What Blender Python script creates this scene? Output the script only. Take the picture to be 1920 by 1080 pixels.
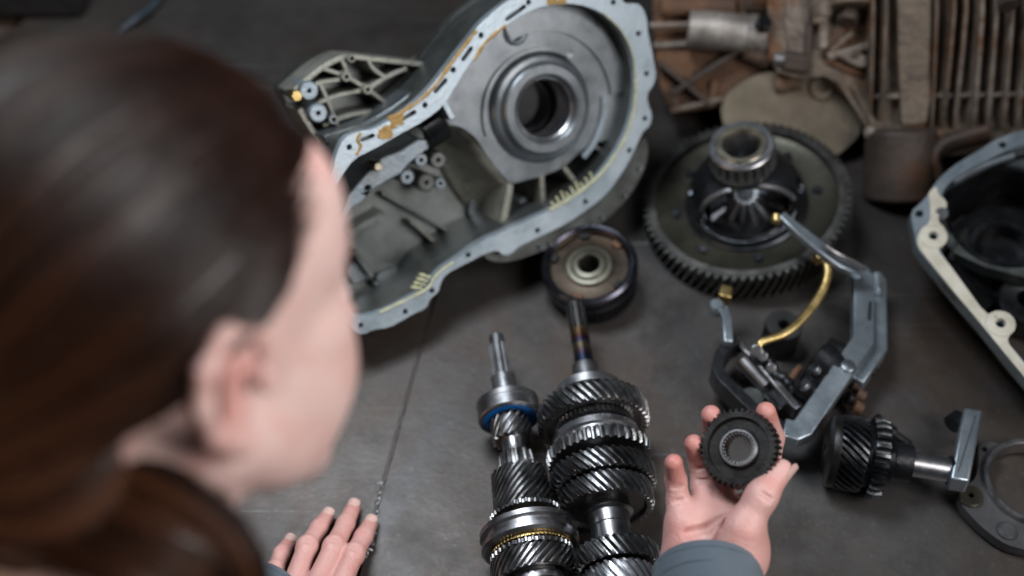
import bpy, math, random
import numpy as np
from mathutils import Vector, Matrix, noise
from mathutils.geometry import tessellate_polygon

for o in list(bpy.data.objects):
    bpy.data.objects.remove(o)
C = bpy.context.scene.collection
scene = bpy.context.scene
R = random.Random(7)
PI = math.pi

# ------------------------------------------------------------------ camera, world, lamps, exposure
PITCH = math.radians(52)
CAM = Vector((0, -1.35 * math.cos(PITCH), 1.35 * math.sin(PITCH)))
FWD = Vector((0, math.cos(PITCH), -math.sin(PITCH)))
UPV = Vector((0, math.sin(PITCH), math.cos(PITCH)))
RGT = Vector((1, 0, 0))
FPX = 2400.0
cd = bpy.data.cameras.new('camera'); cam = bpy.data.objects.new('camera', cd); C.objects.link(cam)
cd.lens = 45; cd.sensor_width = 36; cd.clip_start = 0.02; cd.clip_end = 60
cam.location = CAM; cam.rotation_euler = (PI / 2 - PITCH, 0, 0)
cd.dof.use_dof = True; cd.dof.focus_distance = 1.07; cd.dof.aperture_fstop = 2.1
scene.camera = cam
scene.view_settings.view_transform = 'Standard'; scene.view_settings.look = 'None'
scene.view_settings.exposure = 0.0; scene.view_settings.gamma = 1.0
w = bpy.data.worlds.new('World'); scene.world = w; w.use_nodes = True
w.node_tree.nodes['Background'].inputs[0].default_value = (0.50, 0.62, 0.80, 1)
w.node_tree.nodes['Background'].inputs[1].default_value = 0.032
scene.cycles.max_bounces = 8
scene.cycles.use_denoising = True

def area(name, loc, target, size, sizey, energy, col):
    l = bpy.data.lights.new(name, 'AREA'); l.shape = 'RECTANGLE'; l.size = size; l.size_y = sizey
    l.energy = energy; l.color = col
    o = bpy.data.objects.new(name, l); C.objects.link(o); o.location = loc
    o.rotation_euler = (Vector(target) - Vector(loc)).to_track_quat('-Z', 'Y').to_euler()
    return o
k_ = area('window_light', (-0.36, 0.12, 1.45), (-0.20, -0.30, 0.0), 0.55, 0.42, 8.4, (0.86, 0.93, 1.0)); k_.data.spread = math.radians(115)
f_ = area('fill_light', (0.90, -0.80, 1.25), (-0.06, -0.38, 0.42), 0.65, 0.8, 5.4, (1.0, 0.96, 0.94)); f_.data.spread = math.radians(88)  # added fill lamp from the camera's right, brightens face and hands
area('warm_left_lamp', (-1.3, -0.9, 0.75), (-0.30, -0.45, 0.45), 0.4, 0.4, 2.2, (1.0, 0.66, 0.40))  # warm area lamp from the left rear, aimed at the head

def ray(px, py):
    return FWD + RGT * ((px - 960) / FPX) + UPV * ((540 - py) / FPX)
def P(px, py, z=0.0):                      # point of the photograph's pixel grid on the level z
    d = ray(px, py); t = (z - CAM.z) / d.z
    return CAM + d * t
def CP(px, py, dep):                       # point at a distance from the lens
    return CAM + ray(px, py) * dep
def PL(px, py, O, n):                      # point on a tilted plane
    d = ray(px, py); t = (O - CAM).dot(n) / d.dot(n)
    return CAM + d * t

# ------------------------------------------------------------------ materials
def mat(name, c1, c2=None, rough=0.5, rough2=None, metal=1.0, scale=20, bump=0.1, bscale=None, detail=6,
        stretch=None, c3=None, c3scale=6, c3lo=0.5, c3hi=0.65, sss=0, sheen=0, coat=0, attr=None, attrcol=None, spec=None, fine=0.0):
    m = bpy.data.materials.new(name); m.use_nodes = True
    nt = m.node_tree; N = nt.nodes; L = nt.links
    b = N['Principled BSDF']
    tc = N.new('ShaderNodeTexCoord'); mp = N.new('ShaderNodeMapping'); L.new(tc.outputs['Object'], mp.inputs[0])
    if stretch: mp.inputs['Scale'].default_value = stretch
    nz = N.new('ShaderNodeTexNoise'); nz.inputs['Scale'].default_value = scale; nz.inputs['Detail'].default_value = detail
    nz.inputs['Roughness'].default_value = 0.62
    L.new(mp.outputs[0], nz.inputs['Vector'])
    cr = N.new('ShaderNodeValToRGB'); cr.color_ramp.elements[0].position = 0.35; cr.color_ramp.elements[1].position = 0.66
    cr.color_ramp.elements[0].color = (*c1, 1); cr.color_ramp.elements[1].color = (*(c2 or c1), 1)
    L.new(nz.outputs['Fac'], cr.inputs[0]); col = cr.outputs[0]
    def mixc(fac, a, bcol):
        mx = N.new('ShaderNodeMix'); mx.data_type = 'RGBA'
        L.new(fac, mx.inputs[0]); L.new(a, mx.inputs[6]); mx.inputs[7].default_value = (*bcol, 1)
        return mx.outputs[2]
    if c3:
        n3 = N.new('ShaderNodeTexNoise'); n3.inputs['Scale'].default_value = c3scale; n3.inputs['Detail'].default_value = 9
        n3.inputs['Roughness'].default_value = 0.7
        L.new(tc.outputs['Object'], n3.inputs['Vector'])
        mr = N.new('ShaderNodeMapRange'); mr.inputs[1].default_value = c3lo; mr.inputs[2].default_value = c3hi
        L.new(n3.outputs['Fac'], mr.inputs[0]); col = mixc(mr.outputs[0], col, c3)
    if attr:
        at = N.new('ShaderNodeAttribute'); at.attribute_name = attr
        col = mixc(at.outputs['Fac'], col, attrcol)
    L.new(col, b.inputs['Base Color'])
    b.inputs['Metallic'].default_value = metal
    rr = N.new('ShaderNodeMapRange'); rr.inputs[1].default_value = 0.3; rr.inputs[2].default_value = 0.7
    rr.inputs[3].default_value = rough; rr.inputs[4].default_value = rough if rough2 is None else rough2
    L.new(nz.outputs['Fac'], rr.inputs[0]); L.new(rr.outputs[0], b.inputs['Roughness'])
    if bump:
        nb = N.new('ShaderNodeTexNoise'); nb.inputs['Scale'].default_value = bscale or scale * 6; nb.inputs['Detail'].default_value = 5
        L.new(mp.outputs[0], nb.inputs['Vector'])
        bp = N.new('ShaderNodeBump'); bp.inputs['Strength'].default_value = bump; bp.inputs['Distance'].default_value = 0.002
        L.new(nb.outputs['Fac'], bp.inputs['Height']); L.new(bp.outputs[0], b.inputs['Normal'])
    if sss:
        b.inputs['Subsurface Weight'].default_value = sss; b.inputs['Subsurface Radius'].default_value = (1.0, 0.35, 0.2)
        b.inputs['Subsurface Scale'].default_value = 0.006
    if sheen: b.inputs['Sheen Weight'].default_value = sheen
    if coat: b.inputs['Coat Weight'].default_value = coat; b.inputs['Coat Roughness'].default_value = 0.25
    if spec is not None: b.inputs['Specular IOR Level'].default_value = spec
    return m

M = {}
M['alu'] = mat('cast_aluminium', (0.17, 0.19, 0.205), (0.26, 0.285, 0.305), 0.27, 0.42, 0.8, 30, 0.10, 600, c3=(0.12, 0.12, 0.11), c3scale=7, c3lo=0.56, c3hi=0.75)
M['alu_dark'] = mat('grimy_aluminium', (0.11, 0.122, 0.122), (0.19, 0.205, 0.20), 0.28, 0.46, 0.75, 14, 0.12, 500, c3=(0.06, 0.06, 0.045), c3scale=12, c3lo=0.48, c3hi=0.7)
M['alu_olive'] = mat('dusty_aluminium', (0.20, 0.20, 0.17), (0.31, 0.31, 0.27), 0.4, 0.6, 0.5, 30, 0.4, 200, c3=(0.06, 0.055, 0.04), c3scale=14)
M['flange'] = mat('milled_flange_aluminium', (0.34, 0.41, 0.46), (0.46, 0.53, 0.58), 0.36, 0.55, 0.65, 26, 0.15, 300, c3=(0.28, 0.30, 0.28), c3scale=16, c3lo=0.58, c3hi=0.7)
M['flange_dull'] = mat('dull_flange_aluminium', (0.22, 0.27, 0.31), (0.33, 0.38, 0.42), 0.4, 0.55, 0.7, 26, 0.2, 300, c3=(0.14, 0.15, 0.14), c3scale=16, c3lo=0.55, c3hi=0.7)
M['sealant'] = mat('amber_sealant', (0.30, 0.17, 0.04), (0.42, 0.27, 0.09), 0.45, 0.6, 0.0, 80, 0.5, 300)
M['sealant_pale'] = mat('pale_yellow_sealant', (0.42, 0.42, 0.25), (0.55, 0.55, 0.36), 0.5, 0.6, 0.0, 80, 0.5, 300)
M['cream'] = mat('cream_gasket_face', (0.50, 0.47, 0.38), (0.66, 0.63, 0.54), 0.5, 0.7, 0.1, 60, 0.2, 300, c3=(0.10, 0.09, 0.07), c3scale=40, c3lo=0.6, c3hi=0.68)
M['steel'] = mat('oiled_steel', (0.30, 0.30, 0.31), (0.42, 0.42, 0.43), 0.28, 0.42, 1, 40, 0.05, 300, c3=(0.13, 0.11, 0.09), c3scale=30, c3lo=0.55, c3hi=0.75)
M['steel_bright'] = mat('polished_steel', (0.58, 0.58, 0.60), (0.68, 0.68, 0.70), 0.24, 0.36, 1, 40, 0.03, 400)
M['gear'] = mat('dark_gear_steel', (0.22, 0.22, 0.225), (0.34, 0.34, 0.345), 0.26, 0.42, 1, 60, 0.12, 300, c3=(0.10, 0.085, 0.06), c3scale=40, c3lo=0.5, c3hi=0.75)
M['gear_dim'] = mat('oil_darkened_gear_steel', (0.06, 0.065, 0.07), (0.12, 0.125, 0.135), 0.25, 0.42, 1, 60, 0.1, 300)
M['gear_black'] = mat('phosphated_gear_steel', (0.018, 0.0175, 0.017), (0.034, 0.032, 0.031), 0.3, 0.46, 0.7, 60, 0.1, 400)
M['ring_gear'] = mat('ring_gear_steel', (0.10, 0.098, 0.095), (0.17, 0.165, 0.155), 0.3, 0.45, 0.9, 40, 0.08, 300)
M['web'] = mat('oily_olive_steel', (0.045, 0.043, 0.032), (0.075, 0.072, 0.054), 0.32, 0.5, 0.7, 24, 0.1, 200, c3=(0.04, 0.038, 0.03), c3scale=12)
M['carrier'] = mat('oily_black_iron', (0.05, 0.055, 0.065), (0.10, 0.11, 0.125), 0.24, 0.4, 0.9, 24, 0.15, 150)
M['race'] = mat('worn_bearing_race', (0.42, 0.37, 0.28), (0.58, 0.53, 0.43), 0.28, 0.4, 1, 60, 0.03, 300)
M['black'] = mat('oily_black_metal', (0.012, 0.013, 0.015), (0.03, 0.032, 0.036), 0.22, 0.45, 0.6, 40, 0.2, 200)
M['void'] = mat('black_rubber', (0.012, 0.012, 0.013), (0.022, 0.022, 0.023), 0.5, 0.7, 0.0, 40, 0.2, 200)
M['plastic'] = mat('dark_grey_plastic', (0.055, 0.055, 0.058), (0.075, 0.075, 0.078), 0.4, 0.5, 0.0, 40, 0.1, 200)
M['blue'] = mat('blue_seal_plastic', (0.004, 0.10, 0.36), (0.006, 0.13, 0.42), 0.35, 0.5, 0.0, 60, 0.05, 200)
M['brass'] = mat('brass', (0.42, 0.30, 0.11), (0.58, 0.44, 0.20), 0.3, 0.45, 1, 50, 0.08, 300, c3=(0.25, 0.15, 0.05), c3scale=40, c3lo=0.55, c3hi=0.75)
M['bracket'] = mat('bluish_cast_bracket', (0.36, 0.42, 0.47), (0.46, 0.52, 0.57), 0.3, 0.45, 0.85, 30, 0.12, 300, c3=(0.14, 0.15, 0.16), c3scale=20, c3lo=0.6, c3hi=0.8)
M['rust'] = mat('rusty_housing', (0.09, 0.07, 0.055), (0.25, 0.20, 0.155), 0.45, 0.75, 0.3, 26, 1.0, 140, c3=(0.17, 0.065, 0.022), c3scale=16, c3lo=0.50, c3hi=0.64)
M['rust_dark'] = mat('dark_rusty_housing', (0.05, 0.04, 0.035), (0.10, 0.07, 0.055), 0.5, 0.75, 0.2, 20, 0.6, 90, c3=(0.13, 0.06, 0.03), c3scale=9, c3lo=0.52, c3hi=0.68)
M['orange_rust'] = mat('orange_rust', (0.10, 0.05, 0.025), (0.19, 0.095, 0.05), 0.7, 0.9, 0.0, 24, 0.7, 100, c3=(0.07, 0.045, 0.035), c3scale=9, c3lo=0.48, c3hi=0.65)
M['rust_pale'] = mat('dusty_rust', (0.14, 0.11, 0.09), (0.33, 0.28, 0.235), 0.42, 0.7, 0.3, 30, 0.9, 140, c3=(0.16, 0.075, 0.03), c3scale=16, c3lo=0.52, c3hi=0.66)
M['silver_paint'] = mat('worn_silver_paint', (0.28, 0.25, 0.22), (0.50, 0.46, 0.42), 0.35, 0.55, 0.6, 30, 0.3, 200, c3=(0.14, 0.09, 0.06), c3scale=12, c3lo=0.55, c3hi=0.7)
M['olive_plate'] = mat('dusty_olive_pan', (0.13, 0.105, 0.075), (0.26, 0.215, 0.155), 0.6, 0.8, 0.1, 14, 0.3, 120, c3=(0.13, 0.10, 0.07), c3scale=9, c3lo=0.55, c3hi=0.75)
M['hub_blue'] = mat('blued_steel', (0.05, 0.05, 0.065), (0.095, 0.095, 0.12), 0.2, 0.36, 0.95, 30, 0.06, 200)
M['hub_brown'] = mat('varnished_brown_steel', (0.030, 0.022, 0.015), (0.065, 0.045, 0.03), 0.35, 0.5, 0.7, 40, 0.15, 200)
M['boss'] = mat('olive_bushing', (0.09, 0.085, 0.065), (0.135, 0.13, 0.10), 0.34, 0.42, 0.8, 40, 0.06, 200)
M['blue_hose'] = mat('blue_grey_hose', (0.03, 0.045, 0.06), (0.045, 0.06, 0.08), 0.5, 0.6, 0, 30, 0.1)
M['jacket'] = mat('blue_grey_workwear', (0.070, 0.095, 0.120), (0.088, 0.115, 0.142), 0.85, 0.95, 0, 14, 0.6, 900, sheen=0.15)
M['skin'] = mat('skin', (0.66, 0.44, 0.395), (0.73, 0.53, 0.49), 0.42, 0.55, 0, 22, 0.35, 420, sss=0.22, attr='flush', attrcol=(0.50, 0.16, 0.135), c3=(0.66, 0.33, 0.29), c3scale=28, c3lo=0.5, c3hi=0.72)
M['nail'] = mat('fingernail', (0.66, 0.42, 0.37), (0.70, 0.47, 0.42), 0.22, 0.3, 0, 20, 0, sss=0.1)
M['hair'] = mat('brown_hair', (0.005, 0.003, 0.003), (0.014, 0.007, 0.006), 0.30, 0.44, 0, 30, 0.3, 120, stretch=(0.3, 1, 1), attr='warm', attrcol=(0.11, 0.040, 0.016), spec=0.38)

# bench steel: bare plate with brown stains, scratches and dull patches
def bench_mat():
    m = bpy.data.materials.new('bench_steel'); m.use_nodes = True
    nt = m.node_tree; N = nt.nodes; L = nt.links; b = N['Principled BSDF']
    tc = N.new('ShaderNodeTexCoord')
    def nz(scale, det=8, rough=0.6, vec=None, dist=0):
        n = N.new('ShaderNodeTexNoise'); n.inputs['Scale'].default_value = scale; n.inputs['Detail'].default_value = det
        n.inputs['Roughness'].default_value = rough; n.inputs['Distortion'].default_value = dist
        L.new(vec or tc.outputs['Object'], n.inputs['Vector']); return n.outputs['Fac']
    def ramp(f, a, bb, ca=0, cb=1):
        r = N.new('ShaderNodeMapRange'); r.inputs[1].default_value = a; r.inputs[2].default_value = bb
        r.inputs[3].default_value = ca; r.inputs[4].default_value = cb
        L.new(f, r.inputs[0]); return r.outputs[0]
    def mix(f, a, bcol):
        x = N.new('ShaderNodeMix'); x.data_type = 'RGBA'; L.new(f, x.inputs[0])
        if isinstance(a, tuple): x.inputs[6].default_value = (*a, 1)
        else: L.new(a, x.inputs[6])
        x.inputs[7].default_value = (*bcol, 1); return x.outputs[2]
    c = mix(ramp(nz(5, 8, .65), 0.3, 0.7), (0.050, 0.047, 0.046), (0.115, 0.110, 0.108))
    c = mix(ramp(nz(3.2, 9, .7, dist=0.6), 0.43, 0.64, 0, .8), c, (0.070, 0.046, 0.032))
    c = mix(ramp(nz(9, 9, .75), 0.52, 0.68, 0, .85), c, (0.045, 0.042, 0.04))
    c = mix(ramp(nz(140, 3, .6), 0.62, 0.72, 0, .18), c, (0.27, 0.27, 0.26))
    def scratch(rot, sc, lo, hi):
        mp = N.new('ShaderNodeMapping'); mp.inputs['Rotation'].default_value = (0, 0, rot)
        mp.inputs['Scale'].default_value = (1.2, 190, 1)
        L.new(tc.outputs['Object'], mp.inputs[0])
        return ramp(nz(sc, 2, .5, mp.outputs[0]), lo, hi, 0, .75)
    for rot, sc in ((0.08, 1.0), (1.1, 0.8), (-0.75, 0.9), (2.0, 1.1)):
        c = mix(scratch(rot, sc, 0.72, 0.78), c, (0.34, 0.34, 0.34))
    L.new(c, b.inputs['Base Color'])
    b.inputs['Metallic'].default_value = 0.55
    L.new(ramp(nz(11, 8, .7), 0.3, 0.72, 0.34, 0.62), b.inputs['Roughness'])
    bp = N.new('ShaderNodeBump'); bp.inputs['Strength'].default_value = 0.22; bp.inputs['Distance'].default_value = 0.0015
    L.new(nz(160, 6, .7), bp.inputs['Height']); L.new(bp.outputs[0], b.inputs['Normal'])
    return m
M['bench'] = bench_mat()

def tint_mat():
    m = bpy.data.materials.new('heat_tinted_steel'); m.use_nodes = True
    nt = m.node_tree; N = nt.nodes; L = nt.links; b = N['Principled BSDF']
    tc = N.new('ShaderNodeTexCoord'); s = N.new('ShaderNodeSeparateXYZ'); L.new(tc.outputs['Object'], s.inputs[0])
    cr = N.new('ShaderNodeValToRGB'); e = cr.color_ramp.elements
    e[0].position = 0; e[0].color = (0.42, 0.40, 0.38, 1); e[1].position = 1; e[1].color = (0.13, 0.14, 0.17, 1)
    for p, c in ((.16, (.50, .34, .16)), (.30, (.30, .12, .10)), (.40, (.12, .12, .30)), (.50, (.50, .42, .22)), (.66, (.28, .16, .22)), (.76, (.10, .14, .26))):
        x = e.new(p); x.color = (*c, 1)
    mr = N.new('ShaderNodeMapRange'); mr.inputs[1].default_value = TINT[0]; mr.inputs[2].default_value = TINT[1]
    L.new(s.outputs[2], mr.inputs[0]); L.new(mr.outputs[0], cr.inputs[0]); L.new(cr.outputs[0], b.inputs['Base Color'])
    b.inputs['Metallic'].default_value = 1; b.inputs['Roughness'].default_value = 0.25
    return m

# ------------------------------------------------------------------ helpers
MW = {}
def thing(name, label, cat, loc=(0, 0, 0), rot=None, group=None):
    o = bpy.data.objects.new(name, None); C.objects.link(o); o.empty_display_size = 0.02
    m = Matrix.Translation(Vector(loc)) @ (rot.to_4x4() if rot else Matrix.Identity(4))
    o.matrix_world = m; MW[o.name] = m.copy()
    o['label'] = label; o['category'] = cat
    if group: o['group'] = group
    return o
def axes(z, x=None):                       # rotation whose local z is the given direction
    z = Vector(z).normalized(); x = Vector(x) if x else (Vector((1, 0, 0)) if abs(z.x) < .9 else Vector((0, 1, 0)))
    y = z.cross(x).normalized(); x = y.cross(z).normalized()
    return Matrix((x, y, z)).transposed()

class MB:
    def __init__(s): s.v = []; s.f = []
    def add(s, vs, fs):
        n = len(s.v); s.v += [tuple(v) for v in vs]; s.f += [tuple(i + n for i in f) for f in fs]; return s
    def box(s, c, size, rot=None):
        c = Vector(c); h = Vector(size) / 2
        vs = [Vector((x * h.x, y * h.y, z * h.z)) for x in (-1, 1) for y in (-1, 1) for z in (-1, 1)]
        if rot: vs = [rot @ v for v in vs]
        return s.add([v + c for v in vs], [(0, 1, 3, 2), (4, 6, 7, 5), (0, 4, 5, 1), (2, 3, 7, 6), (0, 2, 6, 4), (1, 5, 7, 3)])
    def hull(s, top, bot):                  # loops of equal length joined by walls, caps on both
        n = len(top)
        return s.add(list(top) + list(bot), [tuple(range(n)), tuple(range(2 * n - 1, n - 1, -1))] +
                     [(i, i + n, (i + 1) % n + n, (i + 1) % n) for i in range(n)])
    def lathe(s, prof, n=48, o=(0, 0, 0), rot=None, close=True):
        o = Vector(o); vs = []; fs = []
        for r, z in prof:
            for i in range(n):
                a = 2 * PI * i / n; v = Vector((r * math.cos(a), r * math.sin(a), z))
                vs.append((rot @ v if rot else v) + o)
        m = len(prof)
        for j in range(m if close else m - 1):
            k = (j + 1) % m
            for i in range(n):
                i2 = (i + 1) % n; fs.append((j * n + i, j * n + i2, k * n + i2, k * n + i))
        return s.add(vs, fs)
    def cyl(s, a, b, r0, r1=None, n=20):
        a = Vector(a); b = Vector(b); r1 = r0 if r1 is None else r1; m = axes(b - a); h = (b - a).length
        return s.lathe([(1e-5, 0), (r0, 0), (r1, h), (1e-5, h)], n, a, m, close=False)
    def tube(s, pts, r, n=10, flat=1.0, up=None):
        pts = [Vector(p) for p in pts]; vs = []; fs = []; rs = r if isinstance(r, (list, tuple)) else [r] * len(pts)
        pu = Vector(up) if up else None
        for i, p in enumerate(pts):
            t = (pts[min(i + 1, len(pts) - 1)] - pts[max(i - 1, 0)]).normalized()
            u = (pu or Vector((0, 0, 1))); u = u - t * u.dot(t)
            if u.length < 1e-3: u = Vector((0, 1, 0)) - t * t.y
            u.normalize(); v = t.cross(u)
            for k in range(n):
                a = 2 * PI * k / n; vs.append(p + (u * math.cos(a) * flat + v * math.sin(a)) * rs[i])
        for i in range(len(pts) - 1):
            for k in range(n): fs.append((i * n + k, i * n + (k + 1) % n, (i + 1) * n + (k + 1) % n, (i + 1) * n + k))
        fs.append(tuple(range(n - 1, -1, -1))); fs.append(tuple((len(pts) - 1) * n + k for k in range(n)))
        return s.add(vs, fs)
    def plate(s, O, e1, e2, n, outer, holes, z0, z1):
        loops = [outer] + list(holes)
        tri = tessellate_polygon([[Vector((x, y, 0)) for x, y in l] for l in loops])
        flat = [p for l in loops for p in l]; N_ = len(flat)
        top = [O + e1 * x + e2 * y + n * z1 for x, y in flat]; bot = [O + e1 * x + e2 * y + n * z0 for x, y in flat]
        fs = []
        for t in tri:
            a, b, c = [flat[i] for i in t]
            cr = (b[0] - a[0]) * (c[1] - a[1]) - (b[1] - a[1]) * (c[0] - a[0])
            t = tuple(t) if cr > 0 else tuple(reversed(t))
            fs.append(t); fs.append(tuple(i + N_ for i in reversed(t)))
        k = 0
        for li, l in enumerate(loops):
            ar = sum(l[i][0] * l[(i + 1) % len(l)][1] - l[(i + 1) % len(l)][0] * l[i][1] for i in range(len(l)))
            for i in range(len(l)):
                a = k + i; b = k + (i + 1) % len(l)
                q = (a, a + N_, b + N_, b)
                if (ar > 0) != (li == 0): q = tuple(reversed(q))
                fs.append(q)
            k += len(l)
        return s.add(top + bot, fs)
    def gear(s, ro, rr, z0, z1, teeth, twist=0.0, bore=0.01, layers=5, cham=0.0, face=0.0, z_off=0, tip=0.38, taper=0.0, rings=None):
        # tooth outline: root, flank, tip; face > 0 dishes the end faces between hub and rim
        vs = []; fs = []; per = 6; n = teeth * per
        fr = [(-.50, rr), (-.30, rr), (-tip / 2 - .05, (rr + ro) / 2), (-tip / 2 + .05, ro), (tip / 2 - .05, ro), (tip / 2 + .05, (rr + ro) / 2)]
        for k in range(layers + 1):
            t = k / layers; z = z0 + (z1 - z0) * t; sc = 1 - taper * t
            for i in range(teeth):
                for (q, r) in fr:
                    if cham and (k == 0 or k == layers) and r > rr: r = r - cham
                    a = 2 * PI * (i + q) / teeth + twist * (t - .5)
                    vs.append((r * sc * math.cos(a), r * sc * math.sin(a), z))
        for k in range(layers):
            for i in range(n): fs.append((k * n + i, k * n + (i + 1) % n, (k + 1) * n + (i + 1) % n, (k + 1) * n + i))
        base = (layers + 1) * n
        rings = rings or [(rr * .93, 0), (rr * .88, face), (bore * 1.45, face), (bore * 1.3, 0), (bore, 0)]
        for side, (zz, sg) in enumerate(((z0, 1), (z1, -1))):
            prev = [i + (0 if side == 0 else layers * n) for i in range(n)]
            for (r, d) in rings:
                idx = []
                for i in range(n):
                    a = 2 * PI * ((i // per) + fr[i % per][0]) / teeth + twist * (-.5 if side == 0 else .5)
                    idx.append(len(vs)); vs.append((r * math.cos(a), r * math.sin(a), zz + sg * d))
                for i in range(n):
                    q = (prev[i], idx[i], idx[(i + 1) % n], prev[(i + 1) % n])
                    fs.append(q if side == 0 else tuple(reversed(q)))
                prev = idx
            if side == 0: b0 = prev
            else: b1 = prev
        for i in range(n): fs.append((b0[i], b1[i], b1[(i + 1) % n], b0[(i + 1) % n]))
        return s.add(vs, fs)
    def build(s, name, m, parent=None, world=False, ang=35, bevel=0, label=None, kind=None, fix=False):
        me = bpy.data.meshes.new(name)
        vs = s.v
        if world and parent is not None:
            top = parent
            while top.parent: top = top.parent
            inv = MW[top.name].inverted(); vs = [tuple(inv @ Vector(v)) for v in vs]
        me.from_pydata(vs, [], s.f); me.validate(); me.update()
        me.materials.append(m if not isinstance(m, str) else M[m])
        if fix:
            import bmesh
            bm = bmesh.new(); bm.from_mesh(me); bmesh.ops.recalc_face_normals(bm, faces=bm.faces); bm.to_mesh(me); bm.free()
        me.shade_smooth()
        me.set_sharp_from_angle(angle=math.radians(ang))
        o = bpy.data.objects.new(name, me); C.objects.link(o)
        if parent is not None: o.parent = parent
        if bevel:
            b = o.modifiers.new('edge', 'BEVEL'); b.width = bevel; b.segments = 2; b.limit_method = 'ANGLE'; b.angle_limit = math.radians(40)
            b.harden_normals = False
        if label: o['label'] = label
        if kind: o['kind'] = kind
        return o

def circ(x, y, r, n=14, a0=0): return [(x + r * math.cos(a0 + 2 * PI * i / n), y + r * math.sin(a0 + 2 * PI * i / n)) for i in range(n)]
def smooth_loop(pts, it=2):
    for _ in range(it):
        q = []
        for i in range(len(pts)):
            a = pts[i]; b = pts[(i + 1) % len(pts)]
            q += [(a[0] * .75 + b[0] * .25, a[1] * .75 + b[1] * .25), (a[0] * .25 + b[0] * .75, a[1] * .25 + b[1] * .75)]
        pts = q
    return pts
def spline(pts, n=8):
    pts = [Vector(p) for p in pts]; out = []
    for i in range(len(pts) - 1):
        p0 = pts[max(i - 1, 0)]; p1 = pts[i]; p2 = pts[i + 1]; p3 = pts[min(i + 2, len(pts) - 1)]
        for k in range(n):
            t = k / n
            out.append(.5 * ((2 * p1) + (p2 - p0) * t + (2 * p0 - 5 * p1 + 4 * p2 - p3) * t * t + (3 * p1 - p0 - 3 * p2 + p3) * t ** 3))
    return out + [pts[-1]]

# signed-distance modelling for bodies and castings
def cap(p, a, b, r0, r1=None):
    a = np.array(a, np.float32); b = np.array(b, np.float32); r1 = r0 if r1 is None else r1
    ba = b - a; d = p - a; h = np.clip((d @ ba) / max(float(ba @ ba), 1e-9), 0, 1)
    return np.linalg.norm(d - h[..., None] * ba, axis=-1) - (r0 + (r1 - r0) * h)
def ell(p, c, r, rot=None):
    d = p - np.array(c, np.float32)
    if rot is not None: d = d @ np.array(rot, np.float32)
    r = np.array(r, np.float32); k0 = np.linalg.norm(d / r, axis=-1); k1 = np.linalg.norm(d / (r * r), axis=-1)
    return k0 * (k0 - 1) / np.maximum(k1, 1e-6)
def smin(a, b, k):
    h = np.clip(.5 + .5 * (b - a) / k, 0, 1); return b * (1 - h) + a * h - k * h * (1 - h)
def smax(a, b, k): return -smin(-a, -b, k)
def surfnet(f, lo, hi, h):
    ax = [np.arange(lo[i], hi[i] + h, h, dtype=np.float32) for i in range(3)]
    G = np.stack(np.meshgrid(*ax, indexing='ij'), -1); V = f(G).astype(np.float32); I = V < 0
    sh = tuple(s - 1 for s in V.shape)
    cnt = np.zeros(sh, np.int8)
    for dx in (0, 1):
        for dy in (0, 1):
            for dz in (0, 1): cnt += I[dx:dx + sh[0], dy:dy + sh[1], dz:dz + sh[2]]
    act = (cnt > 0) & (cnt < 8); idx = -np.ones(sh, np.int64); ii = np.argwhere(act); idx[act] = np.arange(len(ii))
    acc = np.zeros((len(ii), 3), np.float32); num = np.zeros(len(ii), np.float32)
    corners = [(x, y, z) for x in (0, 1) for y in (0, 1) for z in (0, 1)]
    for a in corners:
        for axn in range(3):
            if a[axn]: continue
            b = list(a); b[axn] = 1
            va = V[ii[:, 0] + a[0], ii[:, 1] + a[1], ii[:, 2] + a[2]]; vb = V[ii[:, 0] + b[0], ii[:, 1] + b[1], ii[:, 2] + b[2]]
            m = (va < 0) != (vb < 0); t = np.where(m, va / np.where(m, va - vb, 1), 0)
            pos = np.array(a, np.float32)[None].repeat(len(ii), 0); pos[:, axn] += t
            acc[m] += pos[m]; num[m] += 1
    vs = (ii + acc / num[:, None]) * h + np.array(lo, np.float32)
    fs = []
    for axn in range(3):
        o1, o2 = [(1, 2), (2, 0), (0, 1)][axn]
        a = [slice(None)] * 3; b = [slice(None)] * 3; a[axn] = slice(0, -1); b[axn] = slice(1, None)
        S = I[tuple(a)] != I[tuple(b)]; e = np.argwhere(S)
        e = e[(e[:, o1] > 0) & (e[:, o2] > 0) & (e[:, o1] < sh[o1]) & (e[:, o2] < sh[o2])]
        def ci(d1, d2):
            q = e.copy(); q[:, o1] += d1; q[:, o2] += d2; return idx[q[:, 0], q[:, 1], q[:, 2]]
        F = np.stack([ci(-1, -1), ci(0, -1), ci(0, 0), ci(-1, 0)], 1)
        flip = ~I[e[:, 0], e[:, 1], e[:, 2]]; F[flip] = F[flip][:, ::-1]; fs.append(F)
    return vs, np.concatenate(fs)
def mesh_np(name, parts, m, parent=None, inv=None, attrs=None):
    V = np.concatenate([p[0] for p in parts]); off = 0; F = []
    for v, f in parts: F.append(f + off); off += len(v)
    F = np.concatenate(F)
    if inv is not None:
        A = np.array(inv); V = V @ A[:3, :3].T + A[:3, 3]
    me = bpy.data.meshes.new(name); me.from_pydata(V.tolist(), [], F.tolist()); me.update(); me.shade_smooth()
    me.materials.append(M[m])
    for k, val in (attrs or {}).items():
        at = me.attributes.new(k, 'FLOAT', 'POINT'); at.data.foreach_set('value', np.asarray(val, np.float32))
    o = bpy.data.objects.new(name, me); C.objects.link(o)
    if parent is not None: o.parent = parent
    return o
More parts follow.
